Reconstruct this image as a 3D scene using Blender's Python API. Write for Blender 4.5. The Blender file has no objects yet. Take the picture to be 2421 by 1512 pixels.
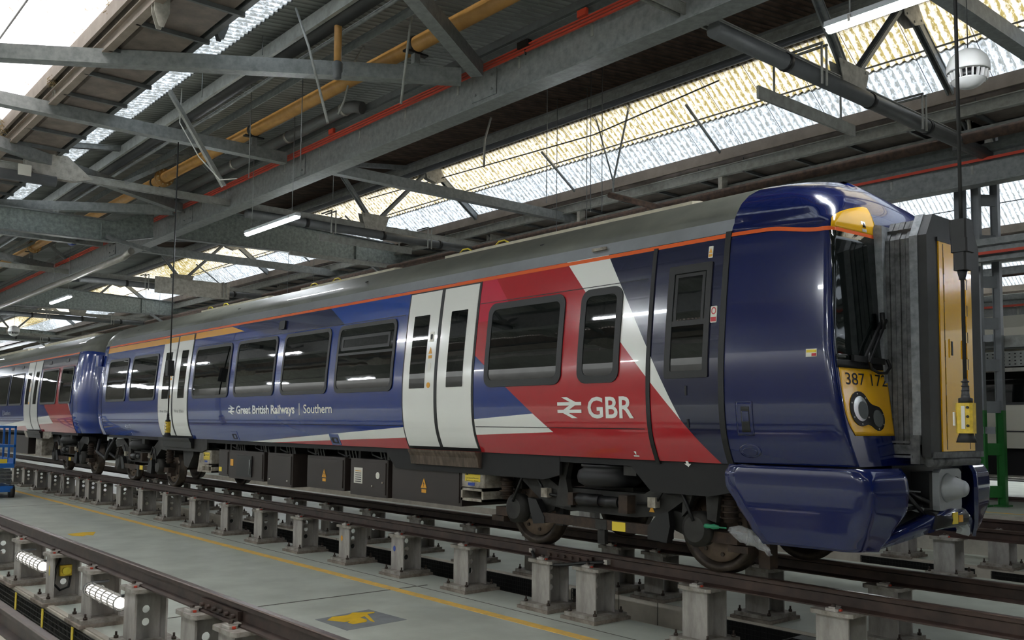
import bpy, bmesh, math, random
from mathutils import Vector, Matrix
random.seed(7)
S = bpy.context.scene
COL = S.collection
# ------------------------------------------------------------------ camera
IW, IH, FPX = 2421.0, 1512.0, 2175.21
CX, CY = 18.295, 86.934                      # principal point offset of the cropped photo (pixels)
CAM = Vector((5.5047, -8.0289, 1.3783))      # metres; z = 0 is the rail top
YAW, PITCH, ROLL = 2.433123, 0.0731405, 0.0096537
FW = Vector((math.cos(YAW)*math.cos(PITCH), math.sin(YAW)*math.cos(PITCH), math.sin(PITCH)))
_r = FW.cross(Vector((0, 0, 1))).normalized(); _u = _r.cross(FW)
RT = _r*math.cos(ROLL) + _u*math.sin(ROLL)
UP = _u*math.cos(ROLL) - _r*math.sin(ROLL)
cd = bpy.data.cameras.new('camera'); cam = bpy.data.objects.new('camera', cd); COL.objects.link(cam)
M = Matrix((RT, UP, -FW)).transposed().to_4x4(); M.translation = CAM
cam.matrix_world = M
cd.sensor_fit = 'HORIZONTAL'; cd.sensor_width = 36; cd.lens = 36*FPX/IW
cd.shift_x = -CX/IW; cd.shift_y = CY/IW; cd.clip_start = .05; cd.clip_end = 400
S.camera = cam
# ------------------------------------------------------------------ sky, exposure
wd = bpy.data.worlds.new('overcast_sky'); S.world = wd; wd.use_nodes = True
_n = wd.node_tree.nodes; _l = wd.node_tree.links
_bg = _n['Background']; _tc = _n.new('ShaderNodeTexCoord'); _sx = _n.new('ShaderNodeSeparateXYZ'); _cr = _n.new('ShaderNodeValToRGB')
_l.new(_tc.outputs['Generated'], _sx.inputs[0]); _l.new(_sx.outputs[2], _cr.inputs[0]); _l.new(_cr.outputs[0], _bg.inputs[0])
_cr.color_ramp.elements[0].color = (.80, .85, .92, 1); _cr.color_ramp.elements[1].color = (1, 1, 1, 1)
_bg.inputs[1].default_value = 10.5
S.view_settings.view_transform = 'Standard'; S.view_settings.look = 'None'
S.view_settings.gamma = 1; S.view_settings.use_curve_mapping = False
S.view_settings.exposure = 1.1
cy = S.cycles
cy.max_bounces = 7; cy.diffuse_bounces = 4; cy.glossy_bounces = 3; cy.transmission_bounces = 4; cy.transparent_max_bounces = 6
cy.sample_clamp_indirect = 6; cy.caustics_reflective = False; cy.caustics_refractive = False
cy.use_denoising = True

# ------------------------------------------------------------------ helpers
def ray(x, y): return FW + RT*((x-IW/2-CX)/FPX) - UP*((y-IH/2-CY)/FPX)
def U(x, y, X=None, Y=None, Z=None):
    "where the line of sight through a pixel meets a known plane"
    d = ray(x, y)
    i, v = (0, X) if X is not None else (1, Y) if Y is not None else (2, Z)
    return CAM + d*((v-CAM[i])/d[i])

def lin(h):
    h = h.lstrip('#'); o = []
    for k in (0, 2, 4):
        c = int(h[k:k+2], 16)/255
        o.append(c/12.92 if c <= .04045 else ((c+.055)/1.055)**2.4)
    return (*o, 1)

MATS = {}
def mat(name, col, rough=.5, metal=0., var=0., scale=6., bump=0., coat=0., spec=.5, stretch=None, dark=None, bscale=None):
    m = bpy.data.materials.new(name); m.use_nodes = True; MATS[name] = m
    nt = m.node_tree; b = nt.nodes['Principled BSDF']
    c = lin(col) if isinstance(col, str) else col
    b.inputs['Base Color'].default_value = c
    b.inputs['Roughness'].default_value = rough; b.inputs['Metallic'].default_value = metal
    b.inputs['Coat Weight'].default_value = coat; b.inputs['Coat Roughness'].default_value = .03
    b.inputs['Specular IOR Level'].default_value = spec
    if var or bump:
        tc = nt.nodes.new('ShaderNodeTexCoord'); mp = nt.nodes.new('ShaderNodeMapping')
        nt.links.new(tc.outputs['Object'], mp.inputs[0])
        if stretch: mp.inputs['Scale'].default_value = stretch
        nz = nt.nodes.new('ShaderNodeTexNoise'); nz.inputs['Scale'].default_value = scale
        nz.inputs['Detail'].default_value = 6; nz.inputs['Roughness'].default_value = .62
        nt.links.new(mp.outputs[0], nz.inputs['Vector'])
        if var:
            r = nt.nodes.new('ShaderNodeValToRGB'); nt.links.new(nz.outputs['Fac'], r.inputs[0])
            d = lin(dark) if dark else (c[0]*(1-var), c[1]*(1-var), c[2]*(1-var), 1)
            l = (min(1, c[0]*(1+var*.6)), min(1, c[1]*(1+var*.6)), min(1, c[2]*(1+var*.6)), 1)
            r.color_ramp.elements[0].position = .32; r.color_ramp.elements[0].color = d
            r.color_ramp.elements[1].position = .68; r.color_ramp.elements[1].color = l
            nt.links.new(r.outputs[0], b.inputs['Base Color'])
        if bump:
            n2 = nz
            if bscale:
                n2 = nt.nodes.new('ShaderNodeTexNoise'); n2.inputs['Scale'].default_value = bscale; n2.inputs['Detail'].default_value = 2
                nt.links.new(mp.outputs[0], n2.inputs['Vector'])
            bp = nt.nodes.new('ShaderNodeBump'); bp.inputs['Strength'].default_value = bump; bp.inputs['Distance'].default_value = .02
            nt.links.new(n2.outputs['Fac'], bp.inputs['Height']); nt.links.new(bp.outputs[0], b.inputs['Normal'])
    return m
def emit(name, col, strength):
    m = bpy.data.materials.new(name); m.use_nodes = True; MATS[name] = m
    b = m.node_tree.nodes['Principled BSDF']; c = lin(col)
    b.inputs['Base Color'].default_value = c; b.inputs['Emission Color'].default_value = c; b.inputs['Emission Strength'].default_value = strength
    return m

WL = {}                                       # world position of every empty / part
def tag(o, label=None, cat=None, group=None, kind=None):
    if label: o['label'] = label
    if cat: o['category'] = cat
    if group: o['group'] = group
    if kind: o['kind'] = kind
    return o
def thing(name, loc, label, cat, group=None, kind=None):
    o = bpy.data.objects.new(name, None); COL.objects.link(o); o.empty_display_size = .2
    o.location = loc; WL[o] = Vector(loc)
    return tag(o, label, cat, group, kind)
def copy_tree(o, parent=None):
    c = o.copy(); COL.objects.link(c)
    if parent is not None: c.parent = parent
    WL[c] = Vector(WL.get(o, (0, 0, 0)))
    for ch in list(o.children): copy_tree(ch, c)
    return c

class MB:
    "collects shapes in world coordinates; build() links them as one mesh object"
    def __init__(s): s.v = []; s.f = []; s.m = []; s.sm = []; s.mi = 0
    def face(s, idx, smooth=False): s.f.append(idx); s.m.append(s.mi); s.sm.append(smooth)
    def add(s, vs, fs, smooth=False):
        o = len(s.v); s.v += [tuple(v) for v in vs]
        for f in fs: s.face([o+i for i in f], smooth)
    def box(s, x0, x1, y0, y1, z0, z1):
        s.add([(x0,y0,z0),(x1,y0,z0),(x1,y1,z0),(x0,y1,z0),(x0,y0,z1),(x1,y0,z1),(x1,y1,z1),(x0,y1,z1)],
              [(3,2,1,0),(4,5,6,7),(0,1,5,4),(1,2,6,5),(2,3,7,6),(3,0,4,7)]); return s
    def bbox(s, x0, x1, y0, y1, z0, z1, c):
        "box with its four vertical edges chamfered"
        p = [(x0+c,y0),(x1-c,y0),(x1,y0+c),(x1,y1-c),(x1-c,y1),(x0+c,y1),(x0,y1-c),(x0,y0+c)]
        return s.prism([(a,b) for a,b in p], 'z', z0, z1)
    def bar(s, p, q, w, h, up=(0,0,1)):
        p = Vector(p); q = Vector(q); d = (q-p).normalized(); up = Vector(up)
        sd = d.cross(up)
        if sd.length < 1e-4: sd = d.cross(Vector((0,1,0)))
        sd.normalize(); u2 = sd.cross(d)
        a = sd*w/2; b = u2*h/2
        s.add([p-a-b,p+a-b,p+a+b,p-a+b,q-a-b,q+a-b,q+a+b,q-a+b],[(0,1,2,3),(7,6,5,4),(1,0,4,5),(2,1,5,6),(3,2,6,7),(0,3,7,4)]); return s
    def ibeam(s, p, q, w, h, t=.02, up=(0,0,1)):
        p = Vector(p); q = Vector(q); u = Vector(up)
        s.bar(p+u*(h/2-t/2), q+u*(h/2-t/2), w, t, up); s.bar(p-u*(h/2-t/2), q-u*(h/2-t/2), w, t, up)
        s.bar(p, q, t*.8, h-2*t, up); return s
    def tube(s, pts, r, n=8, cap=True):
        pts = [Vector(p) for p in pts]; o = len(s.v); prev = None
        for i, p in enumerate(pts):
            d = (pts[min(i+1,len(pts)-1)]-pts[max(i-1,0)]).normalized()
            if prev is None:
                a = d.cross(Vector((0,0,1)))
                if a.length < 1e-3: a = d.cross(Vector((0,1,0)))
            else: a = prev-d*prev.dot(d)
            a.normalize(); b = d.cross(a); prev = a
            rr = r[i] if isinstance(r, (list, tuple)) else r
            for k in range(n):
                t = 2*math.pi*k/n; s.v.append(tuple(p+a*(rr*math.cos(t))+b*(rr*math.sin(t))))
        for i in range(len(pts)-1):
            for k in range(n):
                s.face([o+i*n+k, o+i*n+(k+1)%n, o+(i+1)*n+(k+1)%n, o+(i+1)*n+k], True)
        if cap:
            s.face([o+k for k in range(n)][::-1]); s.face([o+(len(pts)-1)*n+k for k in range(n)])
        return s
    def lathe(s, prof, c, axis='y', n=24, ring=False):
        "profile of (radius, offset along axis) around c"
        o = len(s.v); c = Vector(c)
        for r, h in prof:
            for k in range(n):
                t = 2*math.pi*k/n; a, b = r*math.cos(t), r*math.sin(t)
                s.v.append(tuple(c+(Vector((a,h,b)) if axis == 'y' else Vector((h,a,b)) if axis == 'x' else Vector((a,b,h)))))
        for i in range(len(prof)-1):
            for k in range(n): s.face([o+i*n+k, o+i*n+(k+1)%n, o+(i+1)*n+(k+1)%n, o+(i+1)*n+k], True)
        if ring:
            m_ = len(prof)-1
            for k in range(n): s.face([o+m_*n+k, o+m_*n+(k+1)%n, o+(k+1)%n, o+k], True)
            return s
        s.face([o+k for k in range(n)]); s.face([o+(len(prof)-1)*n+k for k in range(n)]); return s
    def prism(s, poly, axis, a0, a1):
        "2-D polygon pushed along an axis: axis y uses (x,z), axis x uses (y,z), axis z uses (x,y)"
        def P(p, a): return (p[0],a,p[1]) if axis == 'y' else (a,p[0],p[1]) if axis == 'x' else (p[0],p[1],a)
        n = len(poly); o = len(s.v)
        s.v += [P(p,a0) for p in poly]+[P(p,a1) for p in poly]
        s.face([o+i for i in range(n)]); s.face([o+n+i for i in range(n)][::-1])
        for i in range(n): s.face([o+i, o+n+i, o+n+(i+1)%n, o+(i+1)%n])
        return s
    def mesh(s, name, mats, off=Vector((0,0,0)), fixn=True):
        me = bpy.data.meshes.new(name)
        me.from_pydata([(v[0]-off[0], v[1]-off[1], v[2]-off[2]) for v in s.v], [], s.f)
        for m in (mats if isinstance(mats, (list, tuple)) else [mats]): me.materials.append(MATS[m] if isinstance(m, str) else m)
        me.polygons.foreach_set('material_index', s.m); me.polygons.foreach_set('use_smooth', s.sm)
        if fixn:
            bm = bmesh.new(); bm.from_mesh(me); bmesh.ops.recalc_face_normals(bm, faces=bm.faces); bm.to_mesh(me); bm.free()
        me.update(); return me
    def build(s, name, mats, parent=None, loc=None, fixn=True):
        off = WL[parent] if parent is not None else Vector(loc or (0,0,0))
        o = bpy.data.objects.new(name, s.mesh(name, mats, off, fixn)); COL.objects.link(o)
        if parent is not None: o.parent = parent
        elif loc: o.location = loc
        WL[o] = off.copy(); return o

def text_mesh(txt, w=None, h=1., bold=0.):
    "flat lettering as (verts, faces), left-bottom at 0,0, cap height h, width w"
    c = bpy.data.curves.new('t', 'FONT'); c.body = txt; c.size = 1; c.offset = bold; c.resolution_u = 3
    o = bpy.data.objects.new('t', c); COL.objects.link(o); dg = bpy.context.evaluated_depsgraph_get()
    me = bpy.data.meshes.new_from_object(o.evaluated_get(dg)); bpy.data.objects.remove(o); bpy.data.curves.remove(c)
    vs = [v.co.copy() for v in me.vertices]; fs = [tuple(p.vertices) for p in me.polygons]; bpy.data.meshes.remove(me)
    x0 = min(v.x for v in vs); x1 = max(v.x for v in vs); k = h/.69
    kx = (w/(x1-x0)) if w else k
    return [((v.x-x0)*kx, v.y*k) for v in vs], fs
# ------------------------------------------------------------------ materials
mat('floor_paint', '#bcc1b6', .42, var=.14, scale=1.3, dark='#a8ada3', spec=.4)
mat('concrete', '#b3ada0', .8, var=.2, scale=3, bump=.1)
mat('pit_concrete', '#bdb6a8', .85, var=.25, scale=2)
mat('joint', '#5a564e', .9)
mat('line_yellow', '#efbf50', .6, var=.2, scale=9, dark='#d9b56c')
mat('sign_grey', '#83888a', .6, var=.2, scale=5)
mat('sign_yellow', '#e2b823', .6, var=.15, scale=8)
mat('rail_steel', '#3f2f28', .55, metal=0.1, var=.45, scale=5, dark='#281c17', bump=.05)
mat('rail_head', '#584840', .38, metal=.6, var=.3, scale=8)
mat('stand_paint', '#a09c96', .5, metal=0.05, var=.28, scale=7, dark='#7f7a74', stretch=(1,1,.35))
mat('stand_plate', '#95918a', .6, metal=0.0, var=.35, scale=12, dark='#70685e')
mat('base_plate', '#857c72', .75, var=.4, scale=9, dark='#5d5248')
mat('clip_metal', '#b5b0a9', .5, metal=.5, var=.2, scale=20)
mat('rust', '#5b3b29', .85, var=.4, scale=16)
mat('bolt', '#4a4039', .6, metal=.5)
mat('red_tip', '#c2452f', .5)
mat('mesh_black', '#1d1e1c', .55, metal=.3)
mat('tray_yellow', '#d8c33a', .6, var=.2, scale=9)
mat('galv', '#898c8c', .45, metal=0.12, var=.22, scale=9, dark='#727676')
mat('galv_light', '#9c9d99', .5, metal=0.1, var=.2, scale=7, dark='#85867f')
mat('galv_dark', '#5d6061', .5, metal=0.1, var=.25, scale=6)
mat('girder', '#98a09d', .45, metal=0.15, var=.2, scale=11, dark='#747d7a')
mat('steel_white', '#b9b7ae', .6, var=.2, scale=8, dark='#98938a')
mat('purlin', '#7f8180', .55, metal=0.05, var=.2, scale=5)
mat('dark_pipe', '#2f3031', .45, var=.2, scale=5)
mat('grey_pipe', '#57595a', .45, var=.15, scale=5)
mat('silver_pipe', '#a5a29a', .35, metal=.6, var=.2, scale=6)
mat('rusty_pipe', '#4b382d', .8, var=.4, scale=9, dark='#2c231d')
mat('beige_pipe', '#b98b4c', .42, var=.14, scale=4, dark='#a5783e')
mat('brass_bolt', '#d9c9a0', .4, metal=.4)
mat('conductor_red', '#c8452f', .45)
mat('roof_sheet', '#adb0ad', .75, var=.18, scale=2.5, dark='#969894', stretch=(1,.25,1))
mat('roof_brown', '#6a564a', .8, var=.5, scale=7, dark='#352820', stretch=(1,.3,1))
mat('gutter', '#7b7068', .6, var=.25, scale=3, dark='#5e544e')
mat('flashing', '#8f8277', .6, var=.2, scale=4)
mat('led_housing', '#b8bcc0', .45)
emit('led', '#f4faff', 75)
mat('chain', '#8d8f8f', .4, metal=.7)
mat('cable_black', '#151515', .5)
mat('cable_white', '#cfcdc6', .5)
mat('pendant_yellow', '#d9b93a', .5, var=.25, scale=20, dark='#b89a2c')
mat('rubber', '#1b1b1c', .55, var=.3, scale=10)
mat('speaker_white', '#c9c9c6', .5)
mat('post_grey', '#8a8d90', .5, var=.12, scale=3)
mat('post_green', '#2f7a38', .45, var=.12, scale=5)
mat('wall_clad', '#6a6a66', .8, var=.2, scale=1)
mat('motor_blue', '#26409a', .35)
mat('lift_blue', '#1f66b4', .4, var=.1, scale=5)
mat('nest', '#8f7d5c', .95, var=.4, scale=30)
mat('label_white', '#d9d6cb', .5)
mat('label_yellow', '#e3c83a', .5)
mat('label_black', '#1a1a1a', .5)
mat('label_blue', '#2d4aa0', .5)
mat('label_red', '#b8323a', .5)
mat('label_orange', '#d99a2c', .5)
# train
PB = dict(rough=.16, coat=.7, bump=.010, bscale=.9)
mat('paint_blue', '#12307a', **PB); mat('paint_bright_blue', '#0f3d92', **PB); mat('paint_navy', '#0c1644', **PB)
mat('paint_dark', '#111636', **PB); mat('paint_nose', '#08164a', **PB)
mat('paint_red', '#ab2129', **PB); mat('paint_pink', '#c22f45', **PB); mat('paint_white', '#e4e4de', **PB)
mat('paint_yellow', '#e0a80c', .2, coat=.6, var=.05, scale=3); mat('paint_amber', '#dd9a2c', .25, coat=.5)
mat('paint_orange', '#e2622a', .25, coat=.5)
mat('train_roof', '#66665b', .55, var=.16, scale=2.2, dark='#57574e', coat=.15)
mat('train_gutter', '#8f9090', .3, metal=.5, var=.1, scale=4)
mat('roof_unit', '#c6bfa8', .6, var=.2, scale=5)
mat('glass_black', '#070a09', .02, spec=.8, coat=.0, bump=.035, bscale=1.8)
mat('glass_ws', '#0a0f0e', .03, spec=.7, bump=.01, bscale=1.2)
mat('frame_black', '#0d0d0d', .45)
mat('seal_black', '#121313', .5)
mat('underframe', '#0f0e0e', .7, var=.3, scale=7)
mat('under_dark', '#0d0c0c', .9)
mat('equip_brown', '#2e2622', .5, var=.14, scale=3)
mat('equip_black', '#111112', .45)
mat('bogie_grey', '#2b2a27', .6, var=.45, scale=7, dark='#181613', metal=.2)
mat('bogie_rust', '#3c2d22', .8, var=.4, scale=9, dark='#211913')
mat('wheel_steel', '#453c34', .5, metal=.5, var=.35, scale=10, dark='#2a231e')
mat('wheel_disc', '#7d6d60', .55, metal=.5, var=.35, scale=6, stretch=(1,1,1))
mat('box_dirty', '#a49d90', .65, var=.35, scale=9, dark='#6c645a')
mat('step_brown', '#5d4f43', .6, var=.45, scale=18, dark='#33291f', stretch=(1,1,.15))
mat('gang_grey', '#5a5b5c', .6, var=.4, scale=11, dark='#2f3030'); mat('gang_light', '#84878a', .55, var=.3, scale=13, dark='#63666a')
mat('gang_black', '#232424', .6, var=.3, scale=8)
mat('coupler_silver', '#8f9294', .4, var=.1, scale=6); mat('coupler_black', '#0d0d0e', .4)
mat('lamp_chrome', '#c9cccc', .12, metal=.9); mat('lamp_lens', '#55595a', .05, spec=.8)
mat('white_train', '#cfcabb', .3, coat=.3)
mat('tool_green', '#1e7a55', .35)
m = bpy.data.materials.new('clear_bag'); m.use_nodes = True; MATS['clear_bag'] = m
b = m.node_tree.nodes['Principled BSDF']; b.inputs['Base Color'].default_value = (.75,.77,.78,1); b.inputs['Alpha'].default_value = .22; b.inputs['Roughness'].default_value = .12
m = bpy.data.materials.new('lamp_glass'); m.use_nodes = True; MATS['lamp_glass'] = m
b = m.node_tree.nodes['Principled BSDF']; b.inputs['Base Color'].default_value = (.9,.9,.9,1); b.inputs['Emission Color'].default_value = lin('#fff4ee'); b.inputs['Emission Strength'].default_value = .75

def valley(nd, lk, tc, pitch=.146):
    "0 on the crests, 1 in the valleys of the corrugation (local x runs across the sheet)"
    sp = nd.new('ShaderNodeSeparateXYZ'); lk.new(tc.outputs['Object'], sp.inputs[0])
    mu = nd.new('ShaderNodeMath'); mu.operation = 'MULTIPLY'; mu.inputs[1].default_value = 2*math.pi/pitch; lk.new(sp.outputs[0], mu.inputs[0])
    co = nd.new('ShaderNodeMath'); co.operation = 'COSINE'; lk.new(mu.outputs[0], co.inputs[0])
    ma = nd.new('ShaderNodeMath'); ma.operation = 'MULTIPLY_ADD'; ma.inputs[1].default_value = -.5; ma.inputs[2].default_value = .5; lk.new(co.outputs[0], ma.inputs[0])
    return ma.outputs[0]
def glazing(name, base, dirt_shade, amount, trans):
    m = bpy.data.materials.new(name); m.use_nodes = True; MATS[name] = m
    nt = m.node_tree; nd = nt.nodes; lk = nt.links
    nd.remove(nd['Principled BSDF']); out = nd['Material Output']
    tc = nd.new('ShaderNodeTexCoord'); oi = nd.new('ShaderNodeObjectInfo'); ad = nd.new('ShaderNodeVectorMath'); ad.operation = 'ADD'
    mp = nd.new('ShaderNodeMapping'); mp.inputs['Scale'].default_value = (24, 9, 1)
    cb = nd.new('ShaderNodeCombineXYZ'); mu = nd.new('ShaderNodeMath'); mu.operation = 'MULTIPLY'; mu.inputs[1].default_value = 40
    lk.new(oi.outputs['Random'], mu.inputs[0]); lk.new(mu.outputs[0], cb.inputs[0]); lk.new(mu.outputs[0], cb.inputs[1])
    lk.new(tc.outputs['Object'], mp.inputs[0]); lk.new(mp.outputs[0], ad.inputs[0]); lk.new(cb.outputs[0], ad.inputs[1])
    nz = nd.new('ShaderNodeTexNoise'); nz.inputs['Scale'].default_value = 1; nz.inputs['Detail'].default_value = 4; nz.inputs['Roughness'].default_value = .7
    lk.new(ad.outputs[0], nz.inputs['Vector'])
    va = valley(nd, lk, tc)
    su = nd.new('ShaderNodeMath'); su.operation = 'MULTIPLY_ADD'; su.inputs[1].default_value = -.26; lk.new(va, su.inputs[0]); lk.new(nz.outputs['Fac'], su.inputs[2])  # valley term paints corrugation shade in with the random dirt
    r = nd.new('ShaderNodeValToRGB'); lk.new(su.outputs[0], r.inputs[0])
    r.color_ramp.elements[0].position = amount-.16; r.color_ramp.elements[0].color = lin(dirt_shade)
    r.color_ramp.elements[1].position = amount; r.color_ramp.elements[1].color = lin(base)
    sc = nd.new('ShaderNodeVectorMath'); sc.operation = 'SCALE'; sc.inputs['Scale'].default_value = trans
    lk.new(r.outputs[0], sc.inputs[0])
    t = nd.new('ShaderNodeBsdfTranslucent'); lk.new(sc.outputs[0], t.inputs[0])
    d = nd.new('ShaderNodeBsdfDiffuse'); lk.new(r.outputs[0], d.inputs[0])
    mx = nd.new('ShaderNodeMixShader'); mx.inputs[0].default_value = .12
    lk.new(t.outputs[0], mx.inputs[1]); lk.new(d.outputs[0], mx.inputs[2]); lk.new(mx.outputs[0], out.inputs[0])
def striped(name, shade, k):
    "painted shade lines along the corrugation valleys of an existing sheet material"
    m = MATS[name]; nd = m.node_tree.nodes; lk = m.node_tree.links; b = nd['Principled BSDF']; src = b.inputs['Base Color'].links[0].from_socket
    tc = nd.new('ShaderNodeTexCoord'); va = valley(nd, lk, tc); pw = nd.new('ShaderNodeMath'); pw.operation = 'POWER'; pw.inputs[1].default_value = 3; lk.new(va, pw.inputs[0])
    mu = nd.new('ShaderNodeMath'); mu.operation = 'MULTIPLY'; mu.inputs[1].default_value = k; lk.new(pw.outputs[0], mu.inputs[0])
    mx = nd.new('ShaderNodeMix'); mx.data_type = 'RGBA'; lk.new(mu.outputs[0], mx.inputs[0]); lk.new(src, mx.inputs[6]); mx.inputs[7].default_value = lin(shade); lk.new(mx.outputs[2], b.inputs['Base Color'])
striped('roof_sheet', '#4c4d4c', .75); striped('roof_brown', '#120c09', .8)  # dark valley stripes painted in place of corrugation shading
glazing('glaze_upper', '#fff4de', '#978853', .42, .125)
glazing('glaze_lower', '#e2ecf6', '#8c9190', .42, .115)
glazing('glaze_left', '#fffaf4', '#7a6a60', .38, .42)
glazing('glaze_fill', '#fffaf4', '#b8a79c', .40, .66)  # unseen bay, sheets made to pass more light to fill the hall

def roof_z(y):
    "underside level of the opaque roof slope above y"
    k = round((y-1.75)/12.1); t = (y-k*12.1+3.08)/9.62
    return 7.30+1.22*max(0, min(1, t))-.03
FZ = -.72                                      # workshop floor level below the rail top
# ------------------------------------------------------------------ floor and pits
X0, X1 = -78., 30.
Y0, Y1 = -29., 36.
TR = dict(near=(-6.40, -4.97), train=(-.7525, .7525), third=(5.27, 6.77), fourth=(11.35, 12.85))
fl = MB()
pits = [((a+b)/2-.5, (a+b)/2+.5) for a, b in (TR['near'], TR['train'], TR['third'])]
edges = [Y0] + [v for p in pits for v in p] + [8.0]
for k in range(0, len(edges), 2): fl.box(X0, X1, edges[k], edges[k+1], FZ-.5, FZ)
floor = fl.build('floor', 'floor_paint'); tag(floor, 'pale grey-green painted workshop floor', None, kind='structure')
pf = MB()
for a, b in pits:
    pf.box(X0, X1, a, b, FZ-.5, FZ-.34)
    pf.box(X0, X1, a, a+.02, FZ-.34, FZ); pf.box(X0, X1, b-.02, b, FZ-.34, FZ)
pf.build('pit_lining', 'pit_concrete', floor)
for x in (-2.49, -1.86, -9.5, -12.4): jp = MB(); jp.box(x-.006, x+.006, pits[1][1]-.022, pits[1][1]-.02, FZ-.3, FZ); jp.build('pit_joint', 'joint', floor)
rb = MB(); rb.box(X0, X1, 8.0, Y1, FZ-.5, -.05); rb.build('raised_floor', 'floor_paint', floor)
kb = MB(); kb.box(X0, X1, 7.93, 8.0, FZ, -.04); kb.build('raised_floor_kerb', 'concrete', floor)
# painted line, joints and pictograms
ln = MB(); ln.box(X0, X1, -1.57, -1.44, FZ, FZ+.003); ln.build('floor_line', 'line_yellow', floor)
ln = MB(); ln.box(X0, X1, 8.45, 8.53, -.05, -.046); ln.build('floor_line', 'line_yellow', floor)
jt = MB(); jt.box(X0, X1, -1.165, -1.15, FZ, FZ+.002); jt.box(-4.52, -4.49, -4.4, -1.0, FZ, FZ+.0025); jt.box(-19.5, -19.48, -4.4, -1.0, FZ, FZ+.0025); jt.build('floor_joint', 'joint', floor)
def floor_poly(name, pix, m, h):
    q = [U(x, y, Z=FZ) for x, y in pix]; p = MB(); p.prism([(v.x, v.y) for v in q], 'z', FZ, FZ+h); return p.build(name, m, floor)
floor_poly('pictogram_patch', [(745,1464),(872,1440),(962,1464),(820,1490)], 'sign_grey', .002)
floor_poly('pictogram_hand', [(773,1466),(786,1458),(822,1454),(834,1448),(862,1447),(886,1446),(884,1449),(868,1451),(886,1470),(876,1468),(862,1456),(852,1460),(868,1465),(866,1470),(836,1475),(822,1472),(828,1468),(814,1470)], 'sign_yellow', .004)
floor_poly('pictogram_hand', [(160,1262),(196,1258),(226,1257),(220,1265),(206,1264),(196,1267),(170,1266)], 'sign_yellow', .004)

# ------------------------------------------------------------------ outer walls
w = MB(); w.box(X0-.3, X0, Y0, Y1, FZ, 7.3); o = w.build('wall_end', 'wall_clad'); tag(o, kind='structure')
w = MB(); w.box(X0, X1, Y0-.3, Y0, FZ, 9.5); o = w.build('wall_near', 'wall_clad'); tag(o, kind='structure')
w = MB(); w.box(X1, X1+.3, Y0, Y1, FZ, 9.5); o = w.build('wall_front', 'wall_clad'); tag(o, kind='structure')
w = MB(); w.box(X0, X1, Y1, Y1+.3, FZ, 9.5); o = w.build('wall_far', 'wall_clad'); tag(o, kind='structure')

# ------------------------------------------------------------------ sawtooth roof
PER = 12.1
VZ = 7.30; RY, RZ = 6.42, 8.50                 # valley level; ridge position of the bay over the train
GB = 8.02                                      # lower edge of the glazing
def corr_sheet(name, w, l, m, pitch=.146, amp=.032, rows=1):
    n = round(w/pitch)*6; mb = MB()
    for j in range(rows+1):
        for i in range(n+1):
            x = w*i/n; mb.v.append((x, l*j/rows, amp*math.cos(2*math.pi*x/pitch)))
    for j in range(rows):
        for i in range(n):
            a = j*(n+1)+i; mb.face([a, a+1, a+n+2, a+n+1], True)
    return mb.mesh(name, m, fixn=False)
def put_sheet(me, name, parent, x, p, q):
    "sheet with local y running from p to q (both (y,z))"
    v = Vector((0, q[0]-p[0], q[1]-p[1])).normalized(); xx = Vector((1,0,0)); nn = xx.cross(v)
    R = Matrix((xx, v, nn)).transposed().to_4x4(); R.translation = Vector((x, p[0], p[1]))
    o = bpy.data.objects.new(name, me); COL.objects.link(o); o.parent = parent; o.matrix_local = R; WL[o] = Vector((0,0,0))
    return o
SW = 1.022
gl_len = math.hypot(GB-RY, RZ-VZ)
up_l, lo_l = gl_len*.60, gl_len*.425
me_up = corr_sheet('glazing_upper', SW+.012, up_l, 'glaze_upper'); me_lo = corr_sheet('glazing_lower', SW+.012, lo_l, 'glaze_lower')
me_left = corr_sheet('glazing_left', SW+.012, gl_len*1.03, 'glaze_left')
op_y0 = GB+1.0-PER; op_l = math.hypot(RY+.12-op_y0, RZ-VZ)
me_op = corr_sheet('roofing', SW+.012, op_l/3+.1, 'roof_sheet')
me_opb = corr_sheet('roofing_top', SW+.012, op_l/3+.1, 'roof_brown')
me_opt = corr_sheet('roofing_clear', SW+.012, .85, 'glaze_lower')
win_n = 0; GLB = {-1: 'glaze_left', -2: 'glaze_fill'}
names = {-2: 'farthest bay behind the viewer', -1: 'bay over the near track', 0: 'bay over the liveried train', 1: 'bay over the white train', 2: 'outermost far bay'}
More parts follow.
